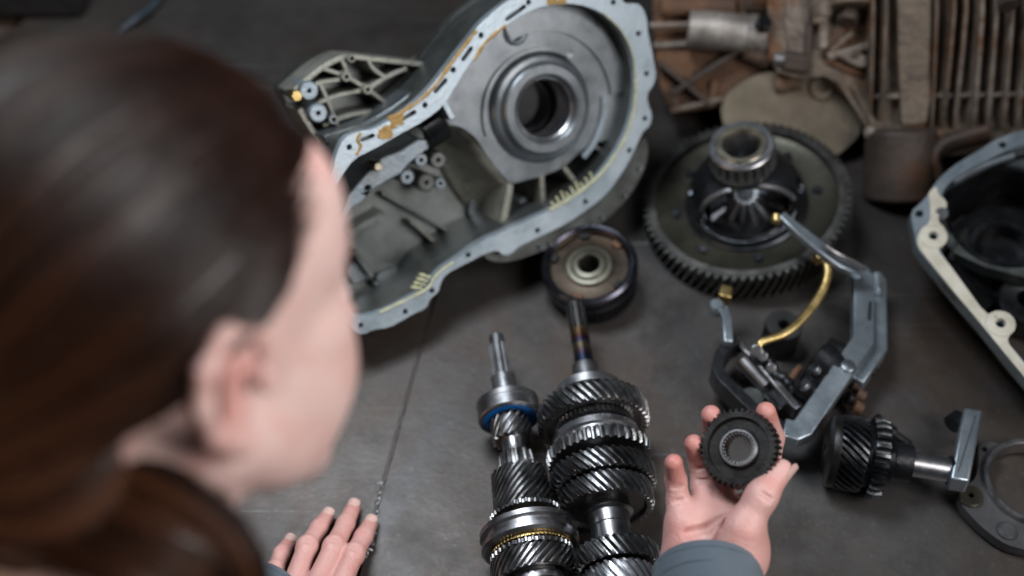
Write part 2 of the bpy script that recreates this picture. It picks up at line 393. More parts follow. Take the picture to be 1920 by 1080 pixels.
# ------------------------------------------------------------------ the bench: two steel plates with a welded seam
def bench():
    yb, yt = -0.40, 1.15
    s0, s1 = P(806, 590), P(690, 1010)                 # the seam as the photo shows it
    dirv = (s1 - s0); k = dirv.x / dirv.y
    sx = lambda y: s0.x + (y - s0.y) * k
    g = 0.0012
    root = bpy.data.objects.new('bench', None); C.objects.link(root); MW[root.name] = Matrix.Identity(4); root['kind'] = 'structure'
    for side in (-1, 1):
        m = MB()
        if side < 0: loop = [(-0.78, yb), (sx(yb) - g, yb), (sx(yt) - g, yt), (-0.30, yt), (-0.62, 0.42), (-0.78, 0.15)]
        else: loop = [(sx(yb) + g, yb), (1.6, yb), (1.6, yt), (sx(yt) + g, yt)]
        m.plate(Vector((0, 0, 0)), Vector((1, 0, 0)), Vector((0, 1, 0)), Vector((0, 0, 1)), loop, [], -0.012, 0)
        m.build('steel_plate', 'bench', root, bevel=0.0008)
    m = MB(); m.box((0.1, 0.3, -0.04), (1.7, 1.35, 0.05)); m.build('bench_frame', 'rust_dark', root)
    m = MB(); rr = random.Random(3)
    for i in range(70):                                # weld spatter and grit along the seam's near end
        t = rr.random() ** 1.5; p = P(716 - 24 * t + rr.gauss(0, 3), 905 + 140 * t, 0.0)
        r = rr.uniform(0.0006, 0.0022)
        m.lathe([(1e-5, -.001), (r, 0), (r * .7, r * .7), (1e-5, r)], 7, p, axes((rr.gauss(0, .2), rr.gauss(0, .2), 1)), close=False)
    m.build('weld_spatter', 'steel', root, kind='stuff')
    m = MB(); pts = [P(806 - 116 * t + rr.gauss(0, .6), 590 + 420 * t, 0.0004) for t in [i / 40 for i in range(41)]]
    m.tube(pts, 0.0012, 6, flat=.5); m.build('seam_bead', 'bench', root)
    f = MB(); f.box((0, 1.0, -0.90), (8, 8, 0.02)); fo = f.build('floor', 'void', None); fo['kind'] = 'structure'
bench()

# a dark case with a hose, out of focus behind the head
t = thing('storage_case', 'near black case with rounded edges at the far left corner of the bench', 'case', P(30, -10, 0))
o = P(30, -10, 0)
m = MB(); m.box(o + Vector((-.02, .03, .05)), (0.24, 0.16, 0.10)); m.build('case_body', 'void', t, world=True, bevel=.012)
m = MB(); m.box(o + Vector((-.02, .03, .107)), (0.235, 0.155, 0.014)); m.build('lid', 'void', t, world=True, bevel=.006)
m = MB(); m.tube(spline([o + Vector((-.06, .03, .112)), o + Vector((-.05, .03, .135)), o + Vector((.01, .03, .135)), o + Vector((.02, .03, .112))], 6), .005, 8); m.build('handle', 'void', t, world=True)
hs = MB().tube(spline([P(215, 110, .006), P(228, 62, .006), P(255, 35, .012), P(290, 8, .008), P(320, -40, .006)], 8), .0045, 10)
ht = thing('hose', 'thin blue grey hose lying on the bench at the far left', 'hose', P(240, 50, 0))
hs.build('hose_run', 'blue_hose', ht, world=True)

# ------------------------------------------------------------------ large gearbox housing half, leaning with its open side to the viewer
HN = Vector((0.419, -0.724, 0.548)).normalized()
HO = P(1000, 465, 0.06)
HE1 = Vector((1, 0, 0)); HE1 = (HE1 - HN * HE1.dot(HN)).normalized(); HE2 = HN.cross(HE1)
def h2(px, py, d=0.0):
    q = PL(px, py, HO - HN * d, HN) - HO; return (q.dot(HE1), q.dot(HE2))
def h3(px, py, d=0.0): return PL(px, py, HO - HN * d, HN)
def hx(p, d=0.0): return HO + HE1 * p[0] + HE2 * p[1] - HN * d
house = thing('gearbox_housing_half', 'large open aluminium gearbox housing half with pale milled rim and round bearing seat', 'gearbox housing', P(920, 420, 0))
OUT = [(620, 330), (632, 285), (645, 258), (672, 246), (700, 243), (742, 218), (775, 196), (808, 163), (832, 132), (858, 98), (882, 68), (900, 44), (930, 18), (962, -6), (1010, -26), (1080, -34), (1130, -28), (1160, -12), (1172, 8), (1185, 6),
       (1200, 8), (1212, 28), (1214, 60), (1221, 88), (1226, 118), (1231, 140), (1225, 160), (1213, 176), (1215, 196), (1223, 214), (1219, 236), (1206, 246), (1198, 262), (1184, 295), (1168, 322), (1140, 362), (1104, 392),
       (1062, 420), (1012, 444), (972, 462), (962, 474), (945, 480), (932, 468), (904, 478), (866, 498), (836, 514), (826, 530), (822, 548), (806, 560), (800, 578), (776, 588), (752, 602), (730, 614), (700, 618), (680, 628), (662, 622), (650, 604), (632, 570),
       (606, 556), (588, 520), (574, 470), (576, 415), (596, 370)]
INN = [(640, 330), (664, 297), (700, 280), (747, 253), (796, 226), (830, 200), (848, 172), (876, 124), (908, 87), (944, 50), (984, 24), (1028, 8), (1082, 6), (1128, 22), (1163, 52), (1186, 96), (1195, 142), (1192, 194), (1180, 244), (1156, 290), (1118, 338), (1066, 376),
       (1026, 398), (986, 414), (950, 431), (900, 452), (854, 488), (824, 506), (800, 540), (764, 562), (712, 588), (672, 594), (648, 578), (626, 540), (606, 500), (600, 440), (612, 376)]
out2 = smooth_loop([h2(*p) for p in OUT], 1); inn2 = smooth_loop([h2(*p) for p in INN], 1)
holes = [(991, 4), (902, 66), (850, 131), (797, 197), (729, 243), (655, 276), (1197, 63), (1212, 138), (1209, 222), (1180, 282), (1098, 378), (1008, 432), (878, 478), (810, 545), (676, 610), (760, 584), (1080, -14), (1150, 4)]
hl = [circ(*h2(*p), .0030, 10) for p in holes]
slots = [((950, 36), (984, 12)), ((868, 112), (884, 90)), ((816, 172), (836, 150)), ((752, 224), (778, 210)), ((678, 262), (700, 254))]
def slot2(a, b, r):
    a = Vector((*h2(*a), 0)); b = Vector((*h2(*b), 0)); d = (b - a).normalized(); n_ = Vector((-d.y, d.x, 0)) * r
    return [tuple((q)[:2]) for q in (a + n_, a - d * r, a - n_, b - n_, b + d * r, b + n_)]
hl += [slot2(a, b, .0022) for a, b in slots]
m = MB().plate(HO, HE1, HE2, HN, out2, [inn2] + hl, -0.011, 0); m.build('flange', 'flange', house, world=True, bevel=.0008)
def shrink(loop, s):
    n = len(loop); r = []
    for i in range(n):
        a = Vector(loop[i - 1]); b = Vector(loop[(i + 1) % n]); t_ = (b - a).normalized(); r.append((loop[i][0] + t_.y * s, loop[i][1] - t_.x * s))
    return r
ar = sum(out2[i][0] * out2[(i + 1) % len(out2)][1] - out2[(i + 1) % len(out2)][0] * out2[i][1] for i in range(len(out2)))
sg = -1 if ar > 0 else 1
W1 = smooth_loop([h2(*p) for p in OUT][::2], 1)
m = MB().plate(HO, HE1, HE2, HN, shrink(smooth_loop([h2(*p) for p in OUT], 1), sg * .005), [shrink(inn2, -sg * .0 + .0)], -0.10, -0.0112); m.build('outer_wall', 'alu_dark', house, world=True)
# chamber floor, closed at the back
m = MB().plate(HO, HE1, HE2, HN, shrink(out2, sg * .0045), [circ(*h2(1018, 203, .05), .040, 28)], -0.104, -0.092)
m.build('chamber_floor', 'alu_dark', house, world=True)
# disc shaped floor of the bell with the bearing seat
DISC = [(836, 232), (866, 238), (892, 258), (908, 284), (926, 312), (944, 330), (958, 346), (985, 338), (1020, 330), (1056, 314), (1084, 288), (1108, 268), (1150, 262), (1190, 250), (1212, 200), (1212, 140), (1200, 84), (1174, 32), (1120, 0), (1050, -10), (980, 6), (920, 56), (880, 96), (846, 150), (824, 196)]
DD = .030
bc = h2(1018, 203, .022)
pin = h2(966, 60, DD)
m = MB().plate(HO, HE1, HE2, HN, smooth_loop([h2(*p, DD) for p in DISC], 2), [circ(*bc, .038, 40), circ(*pin, .009, 16)], -0.088, -DD)
m.build('bell_floor', 'alu', house, world=True, bevel=.0015)
Hrot = Matrix((HE1, HE2, HN)).transposed()
bo = hx(bc, 0)
m = MB().lathe([(.0335, -.060), (.0335, -.0155), (.036, -.0135), (.044, -.0135), (.0465, -.016), (.0475, -.021), (.052, -.0225), (.0545, -.026), (.0575, -.0305), (.0575, -.045), (.0380, -.045), (.038, -.060)], 80, bo, Hrot)
m.build('bearing_boss', 'alu', house, world=True)
m = MB().lathe([(.0331, -.052), (.0331, -.019), (.0318, -.0175), (.0300, -.019), (.0290, -.030), (.0290, -.046), (.0305, -.052)], 80, bo, Hrot)
rc = m.build('bearing_race', 'steel_bright', house, world=True)
m = MB().lathe([(.0338, -.088), (.0338, -.0605), (.0265, -.0605), (.0265, -.088)], 64, bo, Hrot); m.build('seal_ring', 'black', house, world=True)
# raised arc ridges on the bell floor
def arc(px, py, r, a0, a1, w, d0, d1, mt, name='cast_ridge', n=40):
    c = h2(px, py, DD); pts = []
    for i in range(n + 1):
        a = math.radians(a0 + (a1 - a0) * i / n); pts.append((c[0] + (r + w) * math.cos(a), c[1] + (r + w) * math.sin(a)))
    for i in range(n, -1, -1):
        a = math.radians(a0 + (a1 - a0) * i / n); pts.append((c[0] + r * math.cos(a), c[1] + r * math.sin(a)))
    MB().plate(HO, HE1, HE2, HN, pts, [], -d0, -d1).build(name, mt, house, world=True, bevel=.001)
arc(1012, 208, .0605, 60, 200, .0045, .034, .026, 'alu')
arc(1018, 203, .078, 8, 118, .022, .034, .0265, 'alu')
arc(1012, 200, .070, -48, 6, .006, .034, .0255, 'flange_dull')
m = MB()
m.lathe([(.0085, -DD - .03), (.0085, -DD + .002), (.011, -DD + .003), (.0135, -DD + .001), (.0145, -DD - .004), (.0145, -DD - .03)], 28, hx(pin), Hrot); m.build('pin_boss', 'flange_dull', house, world=True)
m = MB().lathe([(1e-5, -DD + .0045), (.003, -DD + .0045), (.0045, -DD + .003), (.0045, -DD - .003)], 16, hx(h2(1066, 104, DD)), Hrot, close=False); m.build('plug', 'steel', house, world=True)
for q in ((1122, 42), (1142, 70)):
    m = MB().lathe([(.0025, -DD - .002), (.0025, -DD + .0012), (.004, -DD + .0012), (.0042, -DD - .002)], 14, hx(h2(*q, DD)), Hrot); m.build('dowel', 'alu_dark', house, world=True)
# ribs
def rib(a, b, w, d0, d1, mt='alu', name='rib', bev=.001, slope=0):
    a = Vector((*h2(*a, d1), 0)); b = Vector((*h2(*b, d1), 0)); dr = (b - a).normalized(); n_ = Vector((-dr.y, dr.x, 0)) * w / 2
    MB().plate(HO, HE1, HE2, HN, [tuple(q[:2]) for q in (a - n_, b - n_, b + n_, a + n_)], [], -d0, -d1).build(name, mt, house, world=True, bevel=bev)
rib((1086, 252), (1146, 296), .0045, .09, .034); rib((1052, 306), (1088, 352), .0045, .09, .030, 'alu_olive')
rib((1016, 326), (1020, 398), .0050, .09, .030, 'alu_olive'); rib((1000, 326), (1004, 402), .0030, .09, .050, 'alu_dark')
rib((958, 346), (940, 432), .0060, .09, .028, 'alu_olive')
rib((769, 415), (856, 488), .0030, .092, .072, 'alu_olive'); rib((716, 362), (876, 452), .0040, .092, .078, 'alu_dark')
rib((699, 584), (757, 549), .0080, .092, .060, 'alu_olive'); rib((664, 470), (700, 520), .0050, .092, .070, 'alu_dark')
rib((650, 440), (720, 400), .0060, .092, .066, 'alu_dark'); rib((700, 530), (770, 566), .0040, .092, .074, 'alu_dark')
# short lug from the rim towards the boss, and the inner web along the far side of the chamber
rib((832, 190), (850, 224), .0055, .020, .0015, 'flange', 'lug'); 
WEB = [(628, 420), (640, 396), (652, 366), (676, 338), (700, 312), (716, 296), (748, 284), (782, 262), (800, 262), (806, 276), (786, 292), (768, 306), (752, 326), (724, 340), (700, 356), (684, 374), (664, 386), (648, 410), (636, 436)]
m = MB().plate(HO, HE1, HE2, HN, [h2(*p, .022) for p in WEB], [circ(*h2(690, 352, .022), .003, 10)], -.090, -.022); m.build('inner_web', 'flange_dull', house, world=True, bevel=.002)
m = MB().lathe([(1e-5, -.010), (.0035, -.010), (.0052, -.013), (.0052, -.03)], 16, hx(h2(706, 311, .016)), Hrot, close=False); m.build('dowel', 'race', house, world=True)
for (x, y, r, d) in ((764, 332, .008, .045), (800, 342, .010, .055), (822, 300, .009, .040), (790, 300, .007, .035), (826, 344, .006, .06), (984, 384, .008, .06), (1112, 300, .010, .050), (985, 420, .006, .05)):
    m = MB().lathe([(.0025, -d - .02), (.0025, -d), (r * .8, -d), (r, -d - .002), (r, -.092)], 20, hx(h2(x, y, d)), Hrot); m.build('bolt_boss', 'flange_dull' if r < .009 else 'alu_dark', house, world=True)
# curved dark baffle wall between chamber and bell
m = MB(); pts = [h3(x, y, .03) for x, y in ((800, 262), (824, 246), (838, 236))]
m.tube(pts, .006, 8, flat=3); m.build('baffle', 'black', house, world=True)
# outer lip along the lower right rim, with its studs
LIP = [(900, 474), (950, 470), (1010, 446), (1066, 420), (1110, 392), (1150, 352), (1184, 300), (1204, 256), (1214, 262), (1216, 292), (1202, 334), (1170, 382), (1128, 420), (1080, 446), (1018, 470), (960, 492), (920, 492)]
MB().plate(HO, HE1, HE2, HN, smooth_loop([h2(*p, .012) for p in LIP], 2), [], -.040, -.012).build('outer_lip', 'alu_dark', house, world=True, bevel=.003)
for (x, y) in ((1128, 408), (1100, 424), (1084, 432), (1030, 456), (1012, 463), (1170, 366), (1198, 316)):
    p = h3(x, y, .012); m = MB().cyl(p - HN * .002, p + HN * .004, .0032, .0026, 10); m.build('stud', 'alu', house, world=True)
for pts in ([(690, 520), (742, 492), (786, 520), (734, 552)], [(640, 500), (676, 480), (700, 510), (660, 540)], [(868, 380), (910, 366), (932, 420), (890, 440)]):
    MB().plate(HO, HE1, HE2, HN, smooth_loop([h2(*p, .088) for p in pts], 1), [], -.092, -.084).build('floor_pad', 'alu', house, world=True, bevel=.002)
# sealant
def bead(pts, r, mt, name='sealant_bead', seed=1, d=0.0):
    rr = random.Random(seed); q = spline([h3(x, y, d) for x, y in pts], 7)
    MB().tube(q, [r * rr.uniform(.7, 1.4) for _ in q], 8, up=HN).build(name, mt, house, world=True)
bead([(893, 58), (868, 90), (842, 124), (818, 158), (790, 186), (760, 206), (740, 220)], .0016, 'sealant', seed=2)
bead([(948, 48), (925, 66), (905, 86), (890, 112)], .0016, 'sealant', seed=4)
bead([(668, 290), (676, 274), (670, 262), (676, 250)], .0014, 'sealant', seed=6)
bead([(1192, 148), (1191, 190), (1180, 238), (1158, 284), (1120, 332), (1072, 370), (1030, 394)], .0014, 'sealant_pale', seed=8)
bead([(1130, 24), (1164, 56), (1186, 100), (1192, 148)], .0008, 'sealant_pale', seed=9)
bead([(850, 492), (826, 508), (812, 524), (802, 540), (766, 560), (712, 586)], .0012, 'sealant_pale', seed=10)
for k in range(9):
    x = 1040 + 9 * k; y = 388 - 6 * k; bead([(x, y), (x - 6, y - 9 - (k % 3) * 4)], .0013, 'sealant_pale', seed=20 + k)
for k in range(4): bead([(806 - 5 * k, 520 + 7 * k), (786 - 5 * k, 514 + 8 * k)], .0014, 'sealant_pale', seed=40 + k)
def blob(x, y, r, mt, seed):
    rr = random.Random(seed); c = h2(x, y); lp = []; r *= .75
    for i in range(16):
        a = 2 * PI * i / 16; q = r * rr.uniform(.5, 1.25); lp.append((c[0] + q * math.cos(a) * 1.2, c[1] + q * math.sin(a)))
    MB().plate(HO, HE1, HE2, HN, smooth_loop(lp, 1), [], -.001, .0014).build('sealant_smear', mt, house, world=True, bevel=.0007)
blob(742, 226, .010, 'sealant', 1); blob(720, 252, .008, 'sealant', 2); blob(1034, -2, .008, 'sealant', 3); blob(1052, 2, .006, 'sealant', 5); blob(728, 240, .006, 'sealant', 12)
# ribbed bell skirt behind the rim, upper left
SK = [(548, 176), (572, 154), (604, 128), (640, 109), (662, 106), (720, 112), (800, 120), (824, 128), (836, 150), (800, 200), (740, 236), (680, 262), (640, 290), (610, 282), (586, 246), (562, 204)]
SD = .075
m = MB().plate(HO, HE1, HE2, HN, smooth_loop([h2(*p, SD) for p in SK], 1), [], -.155, -SD - .045); m.build('skirt_panel', 'alu_dark', house, world=True)
def srib(pts, w=.004, d=SD, name='skirt_rib', mt='alu_olive', th=.050):
    q = [h3(x, y, d) for x, y in pts]; q = spline(q, 5) if len(q) > 2 else q
    V = []; 
    for i, p in enumerate(q):
        t_ = (q[min(i + 1, len(q) - 1)] - q[max(i - 1, 0)]).normalized(); s = HN.cross(t_).normalized() * w / 2
        V += [p - s, p + s, p + s - HN * th, p - s - HN * th]
    F = [(0, 3, 2, 1), tuple(len(V) - 4 + k for k in (0, 1, 2, 3))]
    for i in range(len(q) - 1):
        for k in range(4): F.append((4 * i + k, 4 * i + (k + 1) % 4, 4 * i + 4 + (k + 1) % 4, 4 * i + 4 + k))
    MB().add(V, F).build(name, mt, house, world=True, bevel=.0008, fix=True)
srib([(548, 176), (572, 154), (604, 128), (640, 109), (662, 107), (720, 113), (800, 122)], .005, name='skirt_rim')
srib([(604, 128), (650, 144), (690, 168), (740, 204)]); srib([(640, 109), (650, 144), (600, 156), (566, 172)])
srib([(690, 168), (724, 146), (764, 128)]); srib([(590, 196), (640, 178), (690, 168)]); srib([(740, 204), (772, 160), (800, 122)])
srib([(606, 236), (660, 216), (740, 204)]); srib([(724, 146), (700, 128), (690, 110)]); srib([(600, 156), (616, 190), (640, 250)])
srib([(740, 204), (790, 164), (836, 124)]); srib([(800, 122), (846, 96)]); srib([(562, 204), (586, 246), (612, 282)], .006, name='skirt_rim'); srib([(610, 262), (660, 246), (708, 226), (760, 192), (806, 150), (850, 96)], .008, .045, 'rim_wall', 'alu', .05)
for (x, y, r, mt) in ((580, 170, .0095, 'flange_dull'), (597, 212, .0095, 'flange_dull'), (690, 168, .005, 'alu_olive'), (650, 144, .005, 'alu_olive'), (660, 110, .004, 'alu_olive'), (626, 224, .005, 'alu')):
    c = hx(h2(x, y, SD - .008)); m = MB().lathe([(.0026, -SD - .02), (.0026, -SD + .008), (r * .85, -SD + .008), (r, -SD + .006), (r * 1.05, -SD - .03)], 22, c, Hrot)
    m.build('skirt_boss', mt, house, world=True)
a = h3(552, 178, SD - .01); m = MB().cyl(a - HN * .01, a + HN * .010, .0055, .0055, 6); m.build('bolt', 'brass', house, world=True, bevel=.0006)
a = h3(545, 176, SD); m = MB().cyl(a - HN * .01, a + HN * .006, .0035, .003, 10); m.build('bolt', 'steel', house, world=True)
# prop keeping the back of the housing off the bench: the cast foot of its own skirt
m = MB(); a = hx(h2(720, 180, SD), .15); b = Vector((a.x, a.y + .02, 0.001)); m.cyl(b, a + HN * .02, .022, .030, 16); m.build('foot', 'alu_dark', house, world=True)
a = hx(h2(1060, 60, .1), .10); b = Vector((a.x, a.y + .03, 0.001)); m = MB().cyl(b, a + HN * .01, .022, .030, 16); m.build('foot', 'alu_dark', house, world=True)
a = hx(h2(900, 470, .1), .10); m = MB().cyl(Vector((a.x, a.y, .001)), a + HN * .02, .020, .025, 16); m.build('foot', 'alu_dark', house, world=True)

# ------------------------------------------------------------------ rusty finned gearbox at the back right
RN = Vector((-0.12, -0.80, 0.60)).normalized(); RO = P(1680, 420, 0.0) + Vector((0, 0.03, 0.0))
RE1 = (Vector((1, 0, 0)) - RN * RN.x).normalized(); RE2 = RN.cross(RE1)
Rrot = Matrix((RE1, RE2, RN)).transposed()
def r2(px, py, d=0.0):
    q = PL(px, py, RO + RN * d, RN) - RO; return (q.dot(RE1), q.dot(RE2))
def r3(px, py, d=0.0): return PL(px, py, RO + RN * d, RN)
rusty = thing('rusty_gearbox', 'big rusty finned gearbox standing at the back right of the bench', 'gearbox', P(1640, 300, 0))
def rp(pts, d0, d1, name, mt, holes=[], bev=.003, sm=1):
    lp = [r2(x, y, d1) for x, y in pts]
    if sm: lp = smooth_loop(lp, sm)
    return MB().plate(RO, RE1, RE2, RN, lp, holes, d0, d1).build(name, mt, rusty, world=True, bevel=bev)
rp([(1436, -60), (1440, 40), (1444, 130), (1500, 150), (1560, 140), (1600, 200), (1634, 250), (1640, 290), (1700, 300), (1800, 290), (1900, 290), (2060, 300), (2080, -60)], -.12, -.006, 'main_case', 'rust', bev=.004)
rp([(1222, -60), (1224, 60), (1228, 120), (1240, 180), (1262, 214), (1330, 205), (1400, 190), (1450, 200), (1470, 60), (1470, -60)], -.14, -.042, 'bell_skirt', 'orange_rust', bev=.004)
rp([(1350, 190), (1384, 158), (1428, 137), (1475, 132), (1520, 134), (1556, 148), (1590, 182), (1612, 218), (1614, 248), (1600, 266), (1560, 300), (1480, 310), (1400, 290), (1356, 240)], -.090, -.030, 'oil_pan', 'olive_plate', bev=.014, sm=2)
m = MB().lathe([(.006, -.03), (.006, -.026), (.0125, -.0255), (.0145, -.028), (.0150, -.034)], 26, RO + RE1 * r2(1541, 163, -.03)[0] + RE2 * r2(1541, 163, -.03)[1], Rrot); m.build('drain_plug', 'olive_plate', rusty, world=True)
rp([(1556, 140), (1572, 144), (1606, 184), (1634, 224), (1640, 244), (1628, 250), (1616, 236), (1600, 206), (1574, 172), (1554, 152)], -.032, -.018, 'pan_lip', 'rust_pale', sm=1)
def rbar(a, b, w, th, name, mt, d=-.02, bev=.002):
    a3 = r3(*a, d); b3 = r3(*b, d); c = (a3 + b3) / 2; x = (b3 - a3); L_ = x.length; x.normalize(); y = RN.cross(x)
    m = MB().box(c - RN * th / 2, (L_, w, th), Matrix((x, y, RN)).transposed()); return m.build(name, mt, rusty, world=True, bevel=bev)
rbar((1236, 118), (1336, 200), .006, .03, 'brace', 'rust_dark', -.025); rbar((1384, 96), (1260, 176), .006, .03, 'brace', 'rust_dark', -.024)
rbar((1256, 210), (1356, 186), .006, .03, 'brace', 'rust', -.026); rbar((1262, 176), (1272, 210), .006, .03, 'brace', 'rust_dark', -.03)
rbar((1340, 150), (1336, 200), .008, .02, 'brace', 'orange_rust', -.035); rbar((1300, 110), (1290, 150), .012, .02, 'brace', 'orange_rust', -.04)
def rcyl(a, b, r, name, mt, d0=0, d1=None, r1=None, n=28):
    return MB().cyl(r3(*a, d0), r3(*b, d0 if d1 is None else d1), r, r1, n).build(name, mt, rusty, world=True, bevel=.0015)
rcyl((1290, 54), (1402, 64), .0215, 'cylinder_sleeve', 'silver_paint', -.028, n=40); rcyl((1400, 62), (1460, 70), .0235, 'cylinder_sleeve', 'silver_paint', -.032, n=40)
rcyl((1400, 84), (1448, 104), .017, 'cylinder_neck', 'rust', -.035)
rcyl((1216, 48), (1292, 46), .0035, 'push_rod', 'rust_pale', -.03); rcyl((1224, 86), (1300, 82), .0035, 'push_rod', 'rust_pale', -.04)
rcyl((1428, 50), (1434, 40), .0095, 'bolt', 'black', -.004, .006, n=6)
rcyl((1470, 112), (1512, 118), .0150, 'sensor_body', 'rust_dark', -.010, n=6); rcyl((1450, 110), (1472, 112), .0085, 'sensor_tip', 'steel_bright', -.008, n=20)
rbar((1542, -20), (1544, 92), .010, .03, 'case_rib', 'rust_pale', .006); rbar((1518, 40), (1514, 134), .007, .03, 'case_rib', 'rust_dark', .002)
rcyl((1536, -30), (1538, 30), .0125, 'pipe', 'rust_pale', .004); rcyl((1536, 28), (1539, 42), .0095, 'pipe_end', 'rust', .006)
rcyl((1596, -20), (1596, 14), .024, 'breather_cap', 'rust', -.002, .004, n=32); rcyl((1592, 22), (1588, 42), .0115, 'bolt', 'rust_dark', .002, .010, n=6)
rbar((1552, 108), (1644, 82), .008, .03, 'case_rib', 'rust_pale', .004); rbar((1550, 112), (1622, 140), .010, .03, 'case_rib', 'orange_rust', -.002)
rbar((1548, 106), (1600, 60), .006, .03, 'case_rib', 'rust', .002); rbar((1600, 160), (1640, 236), .007, .03, 'case_rib', 'rust', .0)
rp([(1556, 150), (1616, 146), (1620, 200), (1600, 196)], -.03, -.008, 'case_boss', 'orange_rust')
# cooling fins, each its own
for i, (xt, xb, yb_) in enumerate(((1632, 1630, 214), (1656, 1650, 226), (1752, 1746, 238), (1780, 1766, 240), (1806, 1790, 240), (1832, 1822, 242), (1862, 1850, 242), (1890, 1880, 240), (1918, 1906, 238), (1946, 1934, 238), (1974, 1962, 238))):
    q = []
    for (x, y, h_) in ((xt, -70, .030), (xt, 20, .030), ((xt * .6 + xb * .4) , 100, .026), (xb, yb_ - 40, .022), (xb, yb_, .004)):
        q.append((x, y, h_))
    V = []; wdt = .0028 + .0006 * math.sin(i * 5.3); hk = .72 + .2 * math.sin(i * 2.7)
    for (x, y, h_) in q:
        p = r3(x, y, 0.0); V += [p - RE1 * wdt * .7 + RN * h_ * hk, p + RE1 * wdt * .7 + RN * h_ * hk, p + RE1 * wdt * 1.5 - RN * .03, p - RE1 * wdt * 1.5 - RN * .03]
    F = [(0, 3, 2, 1), tuple(len(V) - 4 + k for k in (0, 1, 2, 3))]
    for k in range(len(q) - 1):
        for j in range(4): F.append((4 * k + j, 4 * k + (j + 1) % 4, 4 * k + 4 + (j + 1) % 4, 4 * k + 4 + j))
    MB().add(V, F).build('cooling_fin', 'rust_pale' if i > 3 else 'rust', rusty, world=True, bevel=.0012, fix=True)
rbar((1630, 182), (1990, 176), .006, .02, 'seam_rib', 'rust_pale', .006)
rp([(1682, -60), (1748, -60), (1744, 120), (1746, 180), (1738, 232), (1690, 236), (1684, 100)], -.02, .010, 'case_panel', 'rust', bev=.002, sm=0)
# lower boss the gearbox stands on, and the dark strap beside it
a = P(1684, 372, .0); 
MB().cyl(a, r3(1690, 240, -.010), .040, .038, 36).build('standing_boss', 'rust_dark', rusty, world=True, bevel=.004)
rp([(1636, 236), (1760, 236), (1752, 300), (1740, 330), (1640, 330), (1630, 290)], -.10, -.010, 'lower_case', 'rust_dark', bev=.006)
MB().tube(spline([r3(1752, 330, .0), r3(1750, 300, .004), r3(1768, 276, .004), r3(1806, 262, .002), r3(1850, 250, .0)], 6), .008, 10, flat=1.6).build('lifting_eye', 'rust_dark', rusty, world=True)
rcyl((1600, 100), (1602, 112), .007, 'bolt', 'rust_dark', .0, .006, n=6); rcyl((1632, 244), (1634, 256), .008, 'bolt', 'rust_pale', -.004, .004, n=6)
rcyl((1888, 0), (1892, 12), .012, 'bolt', 'rust_dark', .030, .036, n=6)

rp([(1478, -60), (1520, -60), (1520, 60), (1512, 112), (1480, 116), (1470, 40)], -.03, -.004, 'case_panel', 'rust_pale', bev=.002, sm=0)
rp([(1556, -60), (1632, -60), (1636, 60), (1626, 90), (1560, 96), (1550, 30)], -.03, -.006, 'case_panel', 'rust', bev=.002, sm=0)
rp([(1560, 100), (1620, 96), (1632, 128), (1600, 126)], -.03, .008, 'web_gusset', 'rust_pale', bev=.003)
rcyl((1400, -14), (1446, -10), .020, 'cylinder_sleeve', 'rust', -.03, n=32); rcyl((1240, 16), (1380, 12), .010, 'push_rod', 'orange_rust', -.04)
rcyl((1452, 158), (1500, 150), .012, 'pipe', 'rust', -.034)

# slanting cast wall between the chamber and the bell
wa = [(838, 236), (866, 238), (892, 258), (908, 284), (926, 312), (944, 330), (957, 350), (950, 396), (941, 432)]
wb = [(796, 258), (806, 276), (818, 300), (830, 326), (844, 352), (862, 378), (884, 400), (908, 422), (930, 440)]
V = []; F = []; n = 40
A_ = spline([h3(x, y, .031) for x, y in wa], 5); B_ = spline([h3(x, y, .090) for x, y in wb], 5)
for a_, b_ in zip(A_, B_):
    for k in range(7):
        t_ = k / 6; p = a_.lerp(b_, t_); V.append(p - HN * (.014 * math.sin(PI * t_)))
for i in range(len(A_) - 1):
    for k in range(6): F.append((7 * i + k, 7 * i + k + 1, 7 * i + 8 + k, 7 * i + 7 + k))
iw = MB().add(V, F).build('inner_wall', 'alu_olive', house, world=True, ang=80); sd = iw.modifiers.new('thickness', 'SOLIDIFY'); sd.thickness = .003
# ------------------------------------------------------------------ differential with its big ring gear
AX = (Vector((-0.20, -0.03, 1.0))).normalized()
Drot = axes(AX, (1, 0, 0))
RG = P(1398, 368, 0.048)
diff = thing('differential', 'oily differential with large toothed ring gear and tapered bearing on top', 'differential', RG - AX * .045, Drot)
diff.scale = (.955, .955, .955); zf = .045                                              # height of the ring gear's upper face
m = MB(); T = 74; Ro = .1165; Rr = .1095
m.gear(Ro, Rr, zf - .036, zf, T, twist=.16, layers=6, cham=.0015, tip=.34, rings=[(.1085, 0), (.1075, .001), (.1030, .001), (.1012, .004)])
m.build('ring_gear', 'ring_gear', diff, ang=30)
m = MB().lathe([(.050, zf - .012), (.050, zf - .026), (.1010, zf - .026), (.1010, zf - .0075), (.098, zf - .0085), (.094, zf - .0105)], 96); m.build('web_plate', 'web', diff)
m = MB().lathe([(.1012, zf + .0006), (.1012, zf - .009), (.1035, zf - .009), (.1080, zf - .001), (.1080, zf + .0006)], 128); m.build('inner_rim', 'ring_gear', diff)
for k in range(8):
    a = math.radians(-90 + 45 * k + 3); p = Vector((.0795 * math.cos(a), .0795 * math.sin(a), zf - .0125))
    m = MB().cyl(p, p + Vector((0, 0, .0075)), .0052, .0050, 6); m.cyl(p + Vector((0, 0, -.001)), p + Vector((0, 0, .0015)), .0072, .0070, 18)
    m.build('ring_bolt', 'carrier', diff, bevel=.0006)
